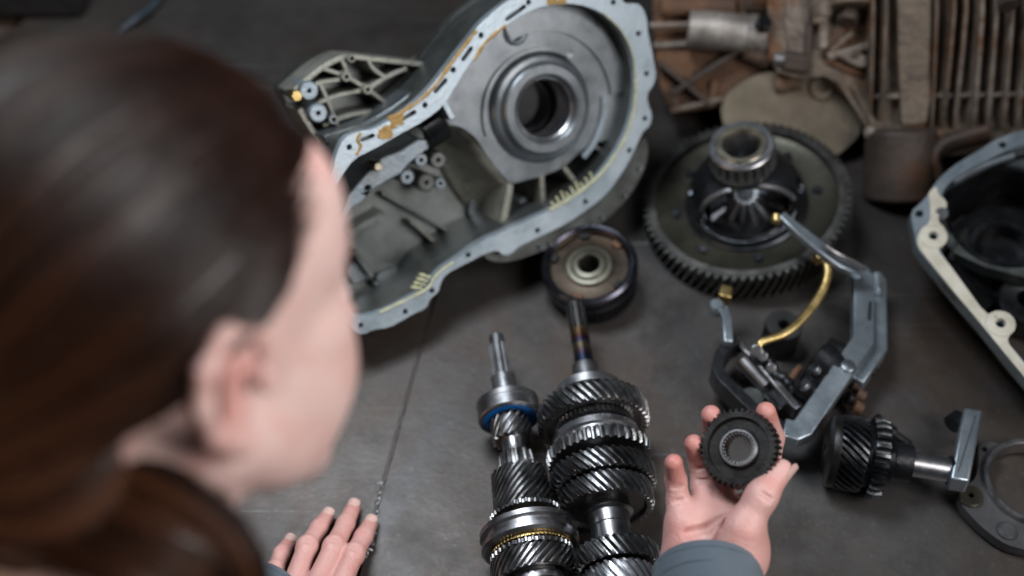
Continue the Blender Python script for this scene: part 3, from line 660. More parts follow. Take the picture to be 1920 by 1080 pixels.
def carrier_f(p):
    q = p - np.array((0, 0, zf), np.float32); r = np.hypot(q[..., 0], q[..., 1]); z = q[..., 2]
    dome = ell(q, (0, 0, .002), (.0635, .0635, .056)); drum = np.maximum(r - .0635, np.abs(z + .012) - .018)
    neck = np.maximum(r - .031, np.abs(z - .046) - .014); fl = np.maximum(r - .068, np.abs(z + .012) - .004)
    s = smin(smin(dome, drum, .006), neck, .010); s = smin(s, fl, .003)
    inner = smin(ell(q, (0, 0, -.002), (.048, .048, .038)), np.maximum(r - .046, np.abs(z + .02) - .02), .004)
    s = smax(s, -inner, .002); s = smax(s, -(r - .0205), .0015)
    def win(ang, wx, wz, zc):
        ca, sa = math.cos(ang), math.sin(ang); u = q[..., 0] * -sa + q[..., 1] * ca; v = q[..., 0] * ca + q[..., 1] * sa
        e = np.sqrt((u / wx) ** 2 + ((z - zc) / wz) ** 2); return np.maximum((e - 1) * min(wx, wz), -v)
    wd = np.array((-.03, -.80, .60), np.float32); wd /= np.linalg.norm(wd); wx_ = np.array((1, 0, 0), np.float32); wx_ = wx_ - wd * wx_[0] * wd[0]; wy_ = np.cross(wd, wx_)
    q0 = q - np.array((0, -.016, .004), np.float32); e = np.sqrt(((q0 @ wx_) / .050) ** 2 + ((q0 @ wy_) / .030) ** 2); s = smax(s, -np.maximum((e - 1) * .030, -(q0 @ wd)), .003); s = smax(s, -win(math.radians(88), .043, .036, -.002), .004)
    s = smax(s, -win(math.radians(-8), .011, .011, .016), .002); s = smax(s, -win(math.radians(172), .011, .011, .016), .002)
    return smax(s, -(z + .026), .001)
v, f = surfnet(carrier_f, (-.074, -.074, zf - .034), (.074, .074, zf + .066), .0014)
mesh_np('carrier', [(v, f)], 'carrier', diff)
# bright machined lip over the window
wd = Vector((-.03, -.80, .60)).normalized(); wx = Vector((1, 0, 0)); wx = (wx - wd * wx.dot(wd)).normalized(); wy = wd.cross(wx)
lip = []
def dome_hit(o, d):
    t = .08
    for _ in range(60):
        p = o + d * t; g = math.sqrt((p.x / .0640) ** 2 + (p.y / .0640) ** 2 + ((p.z - .002 - zf) / .0565) ** 2) - 1
        t -= g * .05
    return o + d * t
for k in range(25):
    a = math.radians(14 + 152 * k / 24); lip.append(dome_hit(Vector((0, -.016, .004 + zf)) + wx * .0515 * math.cos(a) + wy * .0310 * math.sin(a), wd))
MB().tube(lip, .0033, 8).build('window_lip', 'steel_bright', diff)
# bevel side gear and pinions seen through the window
def bevel_gear(name, o, rot, r0, r1, h, n, mt='steel'):
    vs = []; fs = []; per = 4
    for (rs, hh) in ((r0, 0), (r1, h)):
        for i in range(n * per):
            j = i % per; r = rs * (1.0 if j in (1, 2) else .74); a = 2 * PI * (i // per + (-.42, -.17, .17, .42)[j]) / n
            vs.append(rot @ Vector((r * math.cos(a), r * math.sin(a), hh)) + o)
    N_ = n * per; fs = [(i, (i + 1) % N_, (i + 1) % N_ + N_, i + N_) for i in range(N_)]
    c0 = len(vs); vs += [rot @ Vector((0, 0, -.002)) + o, rot @ Vector((0, 0, h)) + o]
    fs += [(c0, (i + 1) % N_, i) for i in range(N_)] + [(c0 + 1, i + N_, (i + 1) % N_ + N_) for i in range(N_)]
    MB().add(vs, fs).build(name, mt, diff, ang=20)
    MB().cyl(o + rot @ Vector((0, 0, h - .002)), o + rot @ Vector((0, 0, h + .0015)), r1 * .72, r1 * .66, 20).build('dark_bore_cap', 'black', diff)  # black cap added over the reflecting gear top, stands in for a dark bore
bevel_gear('side_gear', Vector((0, .008, zf - .012)), axes((0, -.45, 1)), .043, .014, .024, 14, 'steel')
bevel_gear('pinion_gear', Vector((.040, 0, zf + .002)), axes((-1, 0, 0)), .026, .014, .016, 11, 'carrier'); bevel_gear('pinion_gear', Vector((-.040, 0, zf + .002)), axes((1, 0, 0)), .026, .014, .016, 11, 'carrier')
m = MB().cyl((-.05, 0, zf + .002), (.05, 0, zf + .002), .0075, n=20); m.build('cross_pin', 'carrier', diff)
m = MB().lathe([(.050, zf - .02), (.0, zf - .021), (.0, zf - .026), (.050, zf - .026)][0:4], 40); m.build('lower_side_gear', 'black', diff)
# bearing
zb = zf + .060
m = MB().lathe([(.0195, zb), (.0195, zb + .0285), (.0205, zb + .030), (.0262, zb + .030), (.0272, zb + .0290), (.0278, zb + .0262), (.0300, zb + .004), (.0325, zb + .002), (.0325, zb)], 64); ir = m.build('bearing_inner_race', 'race', diff)
m = MB().lathe([(.0275, zb + .0262), (.0275, zb + .0285), (.0335, zb + .0285), (.0350, zb + .0270), (.0348, zb + .0245), (.0318, zb + .0250)], 64); m.build('bearing_cage', 'steel', diff)
m = MB().lathe([(.0310, zb + .001), (.0310, zb + .005), (.0350, zb + .005), (.0355, zb + .002), (.0350, zb + .000)], 64); m.build('bearing_cage', 'steel', diff)
rb = None
for k in range(22):
    a = 2 * PI * k / 22; d = Vector((math.cos(a), math.sin(a), 0))
    if rb is None:
        m = MB().cyl((.0325, 0, .0045), (.0312, 0, .0250), .0043, .0036, 12); rb = m.build('roller', 'steel', diff); o_ = rb
    else:
        o_ = rb.copy(); C.objects.link(o_)
    o_.location = (0, 0, zb); o_.rotation_euler = (0, 0, a)
m = MB().lathe([(.0135, zb - .01), (.0175, zb + .022), (.0190, zb + .026), (.0196, zb + .022), (.0196, zb - .01)], 48); m.build('bore_sleeve', 'steel', diff)
m = MB().lathe([(.030, zb - .004), (.030, zb + .0004), (.0345, zb - .001), (.035, zb - .004)], 48); m.build('shoulder_ring', 'carrier', diff)
m = MB().lathe([(.02, -.0), (.03, .0), (.06, .016), (.06, zf - .02), (.02, zf - .02)], 48); m.build('lower_case', 'black', diff)

# ------------------------------------------------------------------ synchroniser hub stack
hc = P(1104, 494, .048); HA = Vector((-.14, -.10, 1)).normalized()
hub = thing('clutch_hub', 'dark round hub disc with brown face and pale bushing above the long gear shaft', 'hub', hc - HA * .048, axes(HA, (1, 0, 0)))
MB().lathe([(.0415, .038), (.0415, .0470), (.0430, .0490), (.0460, .0500), (.0490, .0480), (.0500, .0440), (.0490, .0410), (.0470, .0390)], 72).build('outer_ring', 'hub_blue', hub)
MB().lathe([(.0400, .033), (.0400, .0440), (.0412, .0450), (.0418, .0440), (.0418, .033)], 72).build('inner_ring', 'hub_brown', hub)
MB().lathe([(.022, .030), (.022, .0420), (.0300, .0400), (.0395, .0405), (.0400, .030)], 72).build('face_plate', 'hub_brown', hub)
MB().lathe([(.0110, .006), (.0110, .0470), (.0120, .0482), (.0170, .0480), (.0185, .0470), (.0190, .0455), (.0232, .0450), (.0240, .0440), (.0240, .030)], 64).build('bushing', 'boss', hub)
MB().gear(.0470, .0440, .004, .036, 56, bore=.012, layers=2).build('lower_gear', 'black', hub)
MB().lathe([(.0440, .0365), (.0480, .0365), (.0490, .0350), (.0490, .0290), (.0470, .0280), (.0440, .0280)], 72).build('grooved_ring', 'hub_blue', hub)
for a in (40, 95, 160, 250, 320):
    d = Vector((math.cos(math.radians(a)), math.sin(math.radians(a)), 0)) * .0375
    MB().box(d + Vector((0, 0, .0415)), (.006, .010, .006), Matrix.Rotation(math.radians(a), 3, 'Z')).build('key', 'orange_rust' if a in (40, 250) else 'black', hub, bevel=.001)

# ------------------------------------------------------------------ two gearbox shafts side by side
def shaft_frame(a, b, zc):
    A = P(*a, zc); B = P(*b, zc); return A, (B - A).normalized()
def station(A, d, pxy, r):                             # where along the axis a rim whose top shows at that point stands
    q = P(*pxy, A.z + r * .93); return (q - A).dot(d)
def shaft_thing(name, label, a, b, zc):
    A, d = shaft_frame(a, b, zc); t = thing(name, label, 'gear shaft', A, axes(d, (1, 0, 0))); return t, A, d
s1, A1, d1 = shaft_thing('input_shaft', 'gear shaft with blue sealed bearing and splined tip, left of the pair', (929, 622), (1003, 1075), .0455)
S = lambda px, py, r: station(A1, d1, (px, py), r)
z0 = S(930, 620, .009); z1 = S(938, 700, .009)
def splined(mb, ro, rr, za, zb_, n): mb.gear(ro, rr, za, zb_, n, bore=.001, layers=1, tip=.45)
m = MB(); splined(m, .0085, .0073, z0 + .012, z1, 14); m.lathe([(1e-5, z0), (.006, z0), (.0072, z0 + .0015), (.0072, z1 + .004), (1e-5, z1 + .004)], 24, close=False); m.build('splined_tip', 'steel', s1)
z2 = S(944, 724, .0125)
MB().lathe([(1e-5, z1), (.0115, z1), (.0125, z1 + .001), (.0125, z2 + .01), (1e-5, z2 + .01)], 32, close=False).build('collar', 'steel_bright', s1)
za = S(950, 724, .0295); zb1 = S(956, 757, .0295)
bg = MB().lathe([(.0250, za + .001), (.0285, za), (.0297, za + .0012), (.0297, za + .007), (.0290, za + .0075), (.0297, za + .008), (.0297, zb1 - .0012), (.0285, zb1), (.0255, zb1), (.0255, zb1 - .003)], 72).build('bearing', 'steel', s1)
MB().lathe([(.0165, zb1 - .0035), (.0165, zb1 - .0010), (.0190, zb1 - .0004), (.0245, zb1 - .0004), (.0257, zb1 - .0012), (.0257, zb1 - .0035)], 64).build('seal', 'blue', bg)
MB().lathe([(.0110, za + .0005), (.0110, zb1 - .0008), (.0164, zb1 - .0008), (.0164, za + .0005)], 48).build('inner_race', 'steel', bg)
MB().lathe([(.0165, za + .0015), (.0165, za + .004), (.0250, za + .004), (.0250, za + .0015)], 48).build('shield', 'steel', bg)
zc_ = S(966, 808, .0185)
MB().gear(.0190, .0160, zb1 + .002, max(zc_, zb1 + .014), 16, twist=.9, bore=.005, layers=5, tip=.4).build('small_helical_gear', 'gear', s1)
zc_ = max(zc_, zb1 + .014); zd = S(968, 843, .0105)
MB().lathe([(1e-5, zc_ - .002), (.0125, zc_ - .002), (.0110, zc_ + .004), (.0105, zd), (.0125, zd + .006), (1e-5, zd + .008)], 40, close=False).build('neck', 'steel', s1)
ze = S(972, 876, .016)
MB().gear(.0165, .0135, zd, ze, 14, bore=.004, layers=2, tip=.42, cham=.001).build('pinion', 'gear', s1)
zf1 = S(978, 932, .026)
MB().gear(.0255, .0215, ze - .002, zf1 + .004, 24, twist=1.5, bore=.006, layers=6, taper=-.10, tip=.4).build('helical_gear', 'gear', s1)
zg = zf1 + .005
MB().gear(.0330, .0305, zg, zg + .0035, 40, bore=.01, layers=1, cham=.0008).build('dog_ring', 'gear', s1)
zh = S(986, 952, .043); zi = S(990, 990, .043)
zh = max(zh, zg + .004)
MB().lathe([(.030, zh), (.0400, zh), (.0432, zh + .0015), (.0432, zh + .0060), (.0395, zh + .0075), (.0395, zh + .0125), (.0432, zh + .0140), (.0432, zh + .0180), (.0405, zh + .0205), (.0340, zh + .021), (.030, zh + .018)], 96).build('shift_sleeve', 'steel', s1)
zj = zh + .021
MB().gear((.0368), .0358, zj + .0004, zj + .0024, 60, bore=.02, layers=1, cham=.0006).build('synchro_ring', 'brass', s1)
MB().gear(.0378, .0355, zj + .0042, zj + .0078, 40, bore=.02, layers=1, cham=.0008).build('dog_ring', 'gear', s1)
MB().gear(.0378, .0335, zj + .0085, zj + .0285, 32, twist=.55, bore=.016, layers=6, tip=.4, face=.003, cham=.001).build('helical_gear', 'gear', s1)
MB().lathe([(1e-5, zj + .02), (.026, zj + .029), (.026, zj + .036), (.0175, zj + .038), (.0165, zj + .075), (1e-5, zj + .077)], 48, close=False).build('shaft_end', 'steel', s1)

s2, A2, d2 = shaft_thing('output_shaft', 'thick gear shaft with six gears and heat tinted tip, right of the pair', (1077, 566), (1158, 1075), .0535)
S = lambda px, py, r: station(A2, d2, (px, py), r)
z0 = S(1077, 562, .0095); z1 = S(1092, 684, .0095)
TINT = (z0 + .35 * (z1 - z0), z1); M['tint'] = tint_mat()
tp = MB().lathe([(1e-5, z0), (.0080, z0), (.0092, z0 + .0015), (.0092, z1 + .006), (1e-5, z1 + .006)], 36, close=False).build('shaft_tip', 'tint', s2)
for k in range(4):
    a = math.radians(35 + 38 * k); MB().box((.0092 * math.cos(a), .0092 * math.sin(a), z0 + .018), (.0012, .0022, .030), Matrix.Rotation(a, 3, 'Z')).build('spline', 'black', tp)
za = S(1100, 690, .031)
MB().lathe([(.009, za), (.0195, za), (.0205, za + .001), (.0205, za + .003), (.0300, za + .004), (.0315, za + .0055), (.0315, za + .014), (.009, za + .014)], 64).build('bearing_collar', 'steel_bright', s2)
MB().lathe([(.0095, z1 - .004), (.0125, z1 - .004), (.0130, z1), (.0130, za + .002), (.0095, za + .002)], 40).build('tip_collar', 'steel', s2)
zb2 = S(1108, 713, .0515); zc2 = S(1110, 749, .0515)
MB().gear(.0520, .0470, zb2, zc2, 42, twist=-0.29, bore=.014, layers=6, tip=.4, face=.0035, cham=.0012).build('helical_gear', 'gear', s2)
MB().gear(.0365, .0345, zc2 - .002, zc2 + .003, 44, bore=.015, layers=1).build('dog_ring', 'gear', s2)
zd2 = S(1112, 776, .040); zd2 = max(zd2, zc2 + .0035)
MB().lathe([(.015, zd2), (.0370, zd2), (.0400, zd2 + .002), (.0405, zd2 + .0085), (.0385, zd2 + .0105), (.0385, zd2 + .013), (.015, zd2 + .013)], 80).build('shift_sleeve', 'steel_bright', s2)
ze2 = max(S(1115, 798, .048), zd2 + .0105); zf2 = max(S(1116, 820, .048), ze2 + .010)
MB().gear(.0485, .0440, ze2, zf2, 38, bore=.014, layers=2, tip=.42, face=.003, cham=.0014).build('spur_gear', 'gear', s2)
zg2 = max(S(1120, 838, .0475), zf2 + .002); zh2 = S(1124, 872, .0475)
MB().gear(.0478, .0428, zg2, zh2, 40, twist=-0.32, bore=.014, layers=6, tip=.4, face=.0035, cham=.0012).build('helical_gear', 'gear', s2)
zi2 = max(S(1128, 880, .042), zh2 + .002); zj2 = S(1130, 918, .042)
MB().gear(.0425, .0380, zi2, zj2, 36, twist=-0.34, bore=.014, layers=6, tip=.4, face=.0035, cham=.0012).build('helical_gear', 'gear', s2)
zk2 = S(1148, 1002, .0375)
MB().lathe([(1e-5, zj2 - .004), (.0225, zj2 - .004), (.0225, zj2 + .004), (.0190, zj2 + .006), (.0175, zj2 + .016), (.0178, zj2 + .0165), (.0172, zj2 + .017), (.0172, zk2 - .003), (.021, zk2 + .002), (1e-5, zk2 + .004)], 48, close=False).build('neck', 'steel', s2)
zl2 = S(1150, 1038, .0375)
MB().gear(.0385, .0345, zk2, zl2, 34, twist=-0.29, bore=.012, layers=6, tip=.4, face=.003, cham=.001).build('helical_gear', 'gear', s2)
MB().gear(.0325, .0285, zl2 + .002, zl2 + .032, 26, twist=-0.59, bore=.010, layers=7, tip=.42, cham=.001).build('helical_gear', 'steel_bright', s2)
MB().lathe([(1e-5, zl2 + .02), (.013, zl2 + .034), (.013, zl2 + .075), (1e-5, zl2 + .078)], 40, close=False).build('shaft_end', 'steel', s2)

# ------------------------------------------------------------------ short reverse shaft with block, right
A3 = P(1580, 848, .0365); B3 = P(1790, 884, .0365); d3 = (B3 - A3).normalized()
s3 = thing('reverse_shaft', 'short shaft with black helical gear and plain silver journal, lying at the right', 'gear shaft', A3, axes(d3, (0, 0, 1)))
L3 = (B3 - A3).length; k3 = L3 / 210.0
MB().lathe([(.006, -.016), (.026, -.016), (.0325, -.013), (.034, -.010), (.034, -.006), (.006, -.006)], 56).build('end_flange', 'gear_black', s3)
MB().gear(.0350, .0305, -.006, .0185, 30, twist=.55, bore=.008, layers=6, tip=.4, cham=.001).build('helical_gear', 'gear_dim', s3)
MB().lathe([(.012, .0175), (.029, .0175), (.029, .0240), (.012, .0240)], 56).build('spacer', 'black', s3)
MB().gear(.0380, .0335, .0240, .0370, 26, bore=.012, layers=2, tip=.42, cham=.0015).build('spur_gear', 'gear_dim', s3)
MB().lathe([(.010, .0360), (.0215, .0360), (.0215, .0440), (.0180, .0460), (.0175, .0620), (.010, .0620)], 56).build('sleeve', 'black', s3)
MB().lathe([(1e-5, .05), (.0112, .0620), (.0112, L3 + .004), (1e-5, L3 + .004)], 48, close=False).build('journal', 'steel_bright', s3)
MB().lathe([(.0112, L3 - .006), (.0135, L3 - .006), (.0135, L3 + .001), (.0112, L3 + .001)], 40).build('snap_ring', 'black', s3)
pn = thing('shift_pin', 'thin black pin leaning out from behind the short shaft gear', 'pin', P(1655, 800, .01))
MB().cyl(P(1640, 788, .026), P(1674, 812, .016), .0075, .0065, 16).build('pin_head', 'black', pn, world=True)
MB().cyl(P(1672, 811, .017), P(1704, 834, .006), .0045, .0045, 16).build('pin_shank', 'black', pn, world=True)
bk = thing('shift_lug', 'upright bright aluminium block at the end of the short silver shaft', 'block', P(1812, 832, 0))
tp_ = [P(x, y, .050) for x, y in ((1808, 763), (1843, 769), (1818, 903), (1782, 897))]
MB().hull(tp_[::-1], [Vector((q.x + .002, q.y, .028)) for q in tp_][::-1]).build('block', 'bracket', bk, world=True, bevel=.0022, fix=True)
a = (tp_[0] + tp_[3]) / 2; b_ = (tp_[1] + tp_[2]) / 2; c0 = (tp_[0] + tp_[1]) / 2; c1 = (tp_[3] + tp_[2]) / 2
m_ = (tp_[0] + tp_[2]) / 2; MB().cyl(Vector((m_.x, m_.y - .006, .001)), Vector((m_.x, m_.y - .006, .030)), .010, .010, 20).build('foot', 'black', bk, world=True)
MB().cyl(P(1800, 784, .030), P(1784, 796, .030), .009, .009, 20).build('boss', 'black', bk, world=True)
MB().tube([c0 + Vector((0, -.008, .0004)), c1 + Vector((0, .008, .0004))], .0006, 6).build('parting_line', 'steel', bk, world=True)

# ------------------------------------------------------------------ bearing retainer plate, bottom right
rt = thing('bearing_retainer', 'flat dark retainer plate with large ring, at the bottom right edge', 'retainer plate', P(1934, 912, 0))
X1, Y1, Z1 = Vector((1, 0, 0)), Vector((0, 1, 0)), Vector((0, 0, 1))
q2 = lambda x, y, z=.016: (lambda p: (p.x, p.y))(P(x, y, z))
outl = [(1834, 838), (1846, 826), (1866, 830), (1892, 834), (1930, 826), (1990, 836), (2040, 880), (2050, 960), (2010, 1030), (1950, 1036), (1900, 1026), (1874, 1014), (1838, 986), (1812, 958), (1804, 946), (1796, 930), (1802, 914), (1818, 906), (1830, 896), (1836, 868)]
cc = q2(1936, 906); rr3 = (P(1936, 906, .016) - P(1854, 906, .016)).length
MB().plate(Vector((0, 0, 0)), X1, Y1, Z1, smooth_loop([q2(*p) for p in outl], 1), [circ(*cc, rr3, 64), circ(*q2(1819, 932), .0028, 12), circ(*q2(1846, 842), .003, 12)], .004, .0160).build('plate', 'plastic', rt, world=True, bevel=.0015)
o3 = Vector((cc[0], cc[1], 0))
MB().lathe([(rr3 - .0005, .003), (rr3 - .0005, .0205), (rr3 + .0005, .0215), (rr3 + .0040, .0215), (rr3 + .0052, .0200), (rr3 + .0052, .003)], 96, o3).build('ring_lip', 'steel', rt, world=True)
c_ = Vector((*q2(1819, 932), 0)); MB().lathe([(.0027, .010), (.0027, .0195), (.0100, .0195), (.0112, .0185), (.0115, .010)], 32, c_).build('boss', 'boss', rt, world=True)
c_ = Vector((*q2(1888, 996), 0)); MB().lathe([(1e-5, .0205), (.0060, .0205), (.0090, .0180), (.0090, .010)], 32, c_, close=False).build('rivet', 'plastic', rt, world=True)

# ------------------------------------------------------------------ right gearbox housing half with cream gasket face
CN = Vector((-0.12, -0.18, 1.0)).normalized(); CO = P(1750, 445, .085)
CE1 = (Vector((1, 0, 0)) - CN * CN.x).normalized(); CE2 = CN.cross(CE1); Crot = Matrix((CE1, CE2, CN)).transposed()
def c2(px, py, d=0.0):
    q = PL(px, py, CO - CN * d, CN) - CO; return (q.dot(CE1), q.dot(CE2))
def c3(px, py, d=0.0): return PL(px, py, CO - CN * d, CN)
rh = thing('clutch_housing_half', 'open housing half with cream sealing face, cut off by the right edge', 'gearbox housing', P(1850, 480, 0))
def cp(pts, holes, d0, d1, name, mt, bev=.001, sm=1):
    lp = [c2(x, y, d1) for x, y in pts]
    if sm: lp = smooth_loop(lp, sm)
    return MB().plate(CO, CE1, CE2, CN, lp, holes, -d0, -d1).build(name, mt, rh, world=True, bevel=bev)
fo_ = [(2020, 226), (1970, 236), (1920, 243), (1888, 252), (1862, 264), (1838, 280), (1800, 302), (1773, 322), (1752, 344), (1741, 364), (1722, 384), (1708, 396), (1710, 420), (1716, 444), (1718, 462), (1732, 480), (1784, 544), (1842, 612), (1880, 660), (1920, 708), (1960, 756), (2040, 800), (2100, 700), (2100, 300)]
in_ = [(2010, 262), (1960, 264), (1920, 268), (1890, 280), (1856, 296), (1820, 314), (1791, 332), (1772, 350), (1762, 376), (1760, 420), (1776, 434), (1774, 452), (1762, 466), (1770, 482), (1808, 534), (1846, 586), (1862, 590), (1884, 590), (1897, 604), (1896, 626), (1888, 640), (1902, 656), (1932, 690), (1976, 730), (2040, 760), (2070, 690), (2070, 320)]
fi = smooth_loop([c2(*p) for p in in_], 1)
hs_ = [circ(*c2(x, y), .0042, 12) for x, y in ((1724, 400), (1749, 445), (1875, 609), (1880, 271))]
MB().plate(CO, CE1, CE2, CN, smooth_loop([c2(*p) for p in fo_], 1), [fi] + hs_, -.014, 0).build('flange', 'flange_dull', rh, world=True, bevel=.001)
def loopwall(la, lb, ca, cb_, da, db, sc, name, mt):
    # wall from the loop la at depth da to the same loop drawn in by sc at depth db
    cx = sum(p[0] for p in la) / len(la) + .03; cy = sum(p[1] for p in la) / len(la) + .03; n = len(la); k = 8; V = []; F = []
    for i_ in range(k + 1):
        t_ = i_ / k; q_ = 1 - sc * math.sin(t_ * PI / 2)
        V += [CO + CE1 * (cx + (p[0] - cx) * q_) + CE2 * (cy + (p[1] - cy) * q_) - CN * (da + (db - da) * t_) for p in la]
    for i_ in range(k):
        for a_ in range(n): F.append((i_ * n + a_, i_ * n + (a_ + 1) % n, (i_ + 1) * n + (a_ + 1) % n, (i_ + 1) * n + a_))
    o_ = MB().add(V, F).build(name, mt, rh, world=True); sd = o_.modifiers.new('thickness', 'SOLIDIFY'); sd.thickness = .004; sd.offset = 0
loopwall(smooth_loop([c2(*p) for p in fo_], 1), None, 0, 0, .014, .084, .30, 'outer_wall', 'alu_dark')
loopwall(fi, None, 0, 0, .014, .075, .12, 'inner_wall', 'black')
# gasket face: a thin raised cream track along the rim
gk = [(1740, 362), (1756, 350), (1758, 366), (1772, 376), (1776, 392), (1760, 398), (1758, 418), (1770, 428), (1776, 446), (1770, 462), (1756, 470), (1778, 496), (1806, 534), (1848, 592), (1862, 586), (1884, 588), (1898, 604), (1896, 626), (1886, 640), (1904, 664), (1936, 702), (1972, 744), (1956, 752), (1918, 706), (1880, 660), (1840, 610), (1784, 544), (1736, 484), (1722, 466), (1718, 446), (1728, 430), (1742, 420), (1744, 396), (1742, 376)]
MB().plate(CO, CE1, CE2, CN, smooth_loop([c2(*p) for p in gk], 1), [circ(*c2(1749, 445), .0046, 14), circ(*c2(1875, 609), .0046, 14)], .0004, .0022).build('gasket_face', 'cream', rh, world=True, bevel=.0005)
for (x, y) in ((1749, 445), (1875, 609)):
    c_ = c3(x, y); MB().lathe([(.0050, .0023), (.0050, .0040), (.0120, .0040), (.0138, .0030), (.0140, .0023)], 32, c_, Crot).build('bolt_boss', 'cream', rh, world=True)
cb = c2(1890, 440, .040); 
cp([(1770, 330), (1960, 240), (2100, 300), (2100, 520), (1960, 530), (1846, 500), (1790, 474), (1764, 450), (1756, 400)], [circ(*c2(1888, 404, .022), .056, 56)], .040, .022, 'ledge', 'alu_dark', sm=0)
c_ = CO + CE1 * c2(1888, 404, .022)[0] + CE2 * c2(1888, 404, .022)[1]
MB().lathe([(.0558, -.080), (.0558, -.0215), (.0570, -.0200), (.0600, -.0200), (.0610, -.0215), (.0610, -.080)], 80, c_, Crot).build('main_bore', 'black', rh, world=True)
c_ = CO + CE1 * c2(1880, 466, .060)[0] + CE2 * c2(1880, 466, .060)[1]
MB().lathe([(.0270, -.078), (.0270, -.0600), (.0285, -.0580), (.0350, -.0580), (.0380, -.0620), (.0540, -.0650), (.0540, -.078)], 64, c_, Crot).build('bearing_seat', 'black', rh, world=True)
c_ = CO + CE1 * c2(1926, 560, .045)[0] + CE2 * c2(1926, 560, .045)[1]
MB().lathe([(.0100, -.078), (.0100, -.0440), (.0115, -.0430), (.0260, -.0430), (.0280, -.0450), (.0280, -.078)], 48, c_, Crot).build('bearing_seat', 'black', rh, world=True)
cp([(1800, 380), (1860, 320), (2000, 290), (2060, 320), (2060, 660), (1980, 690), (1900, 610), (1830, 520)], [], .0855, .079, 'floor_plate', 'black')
v_ = [c3(1778, 480, .018), c3(1812, 424, .018), c3(1820, 470, .050), c3(1800, 500, .055)]
MB().hull(v_, [q - CN * .02 for q in v_]).build('gusset', 'alu_dark', rh, world=True, fix=True)
wl = [c3(1766, 474, .016), c3(1846, 582, .016), c3(1872, 560, .075), c3(1800, 470, .075)]
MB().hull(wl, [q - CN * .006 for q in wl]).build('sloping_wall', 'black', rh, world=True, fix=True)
MB().tube(spline([c3(x, y, .010) for x, y in ((1786, 342), (1822, 320), (1862, 304), (1900, 292))], 6), .0035, 8).build('oil_groove_lip', 'flange_dull', rh, world=True)
m = MB().cyl(c3(1766, 400, .01), c3(1766, 400, -.003), .0065, .006, 14); m.build('dowel', 'alu', rh, world=True)

# ------------------------------------------------------------------ bent shift bracket with brass wire, rods and lever
br = thing('shift_bracket', 'bent blue grey aluminium bracket frame holding shift rods, below the ring gear', 'bracket', P(1530, 680, 0))
def strap(pts, w, z1_, th, name, mt, z0_=None, bev=.0016, parent=br):
    # flat-topped bar following a path on the level z1_ (or per-point level)
    n = len(pts); V = []
    q = [P(x, y, z1_ if isinstance(z1_, float) else z1_[i]) for i, (x, y) in enumerate(pts)]
    for i, p in enumerate(q):
        if 0 < i < n - 1:
            a = (q[i] - q[i - 1]).normalized(); b = (q[i + 1] - q[i]).normalized(); t_ = (a + b).normalized(); k = 1 / max(.6, t_.dot(a))
        else: t_ = (q[min(i + 1, n - 1)] - q[max(i - 1, 0)]).normalized(); k = 1
        s = Vector((-t_.y, t_.x, 0)).normalized() * w / 2 * k
        V += [p + s, p - s, p - s - Vector((0, 0, th)), p + s - Vector((0, 0, th))]
    F = [(0, 3, 2, 1), tuple(4 * (n - 1) + k for k in (0, 1, 2, 3))]
    for i in range(n - 1):
        for k in range(4): F.append((4 * i + k, 4 * i + (k + 1) % 4, 4 * i + 4 + (k + 1) % 4, 4 * i + 4 + k))
    return MB().add(V, F).build(name, mt, parent, world=True, bevel=bev, fix=True)
strap([(1606, 500), (1621, 520), (1620, 636), (1506, 800), (1492, 806), (1470, 800)], .0205, .052, .016, 'main_strap', 'bracket')
strap([(1640, 512), (1650, 526), (1652, 650), (1608, 712)], .0130, .040, .022, 'rear_strap', 'bracket')
strap([(1470, 800), (1412, 762), (1354, 706), (1346, 690), (1352, 664), (1368, 640), (1384, 634)], .012, .050, .024, 'side_strap', 'black')
strap([(1384, 640), (1412, 664), (1496, 764)], .008, .040, .016, 'inner_rail', 'steel')
c_ = P(1590, 688, .052); MB().lathe([(1e-5, .0035), (.0055, .0035), (.0070, .0025), (.0078, 0), (.0078, -.004)], 28, c_, close=False).build('rivet', 'alu', br, world=True)
MB().cyl(P(1644, 516, .046), P(1644, 548, .046), .0058, .0052, 16).build('pin', 'bracket', br, world=True, bevel=.001)
MB().cyl(P(1632, 566, .053), P(1630, 600, .053), .0012, .0012, 8).build('roll_pin', 'black', br, world=True)
# selector rods: dark cylinders across the frame
for (a, b, r, mt) in (((1532, 664), (1574, 700), .0170, 'black'), ((1516, 690), (1556, 726), .0150, 'black'), ((1500, 718), (1540, 750), .0145, 'black'), ((1548, 650), (1600, 676), .0110, 'black')):
    MB().cyl(P(*a, .040), P(*b, .036), r, r, 28).build('selector_rod', mt, br, world=True, bevel=.0025)
for (a, b, r) in (((1528, 692), (1536, 698), .0058), ((1508, 722), (1514, 728), .0062)):
    MB().cyl(P(*a, .056), P(*b, .054), r, r * .8, 14).build('detent', 'steel', br, world=True, bevel=.001)
MB().tube(spline([P(1470, 728, .030), P(1480, 716, .034), P(1490, 700, .036), P(1500, 690, .034)], 5), .0035, 8).build('spring_clip', 'orange_rust', br, world=True)
MB().tube(spline([P(1414, 656, .052), P(1428, 668, .050), P(1444, 680, .046), P(1452, 700, .042), P(1472, 712, .040), P(1484, 730, .036)], 5), [.0060, .0065, .0050] * 8 + [.005] * 2, 10).build('shift_finger', 'black', br, world=True)
for (x, y, z_, r) in ((1418, 658, .058, .0075), (1430, 668, .056, .0060), (1446, 690, .050, .0060)):
    MB().cyl(P(x, y, z_ - .012), P(x, y, z_), r, r * .85, 12).build('pivot', 'steel', br, world=True, bevel=.001)
strap([(1398, 690), (1450, 744), (1470, 762)], .014, .030, .020, 'rod_guide', 'black')
MB().cyl(P(1392, 676, .040), P(1436, 724, .034), .0080, .0080, 20).build('guide_rod', 'steel', br, world=True)
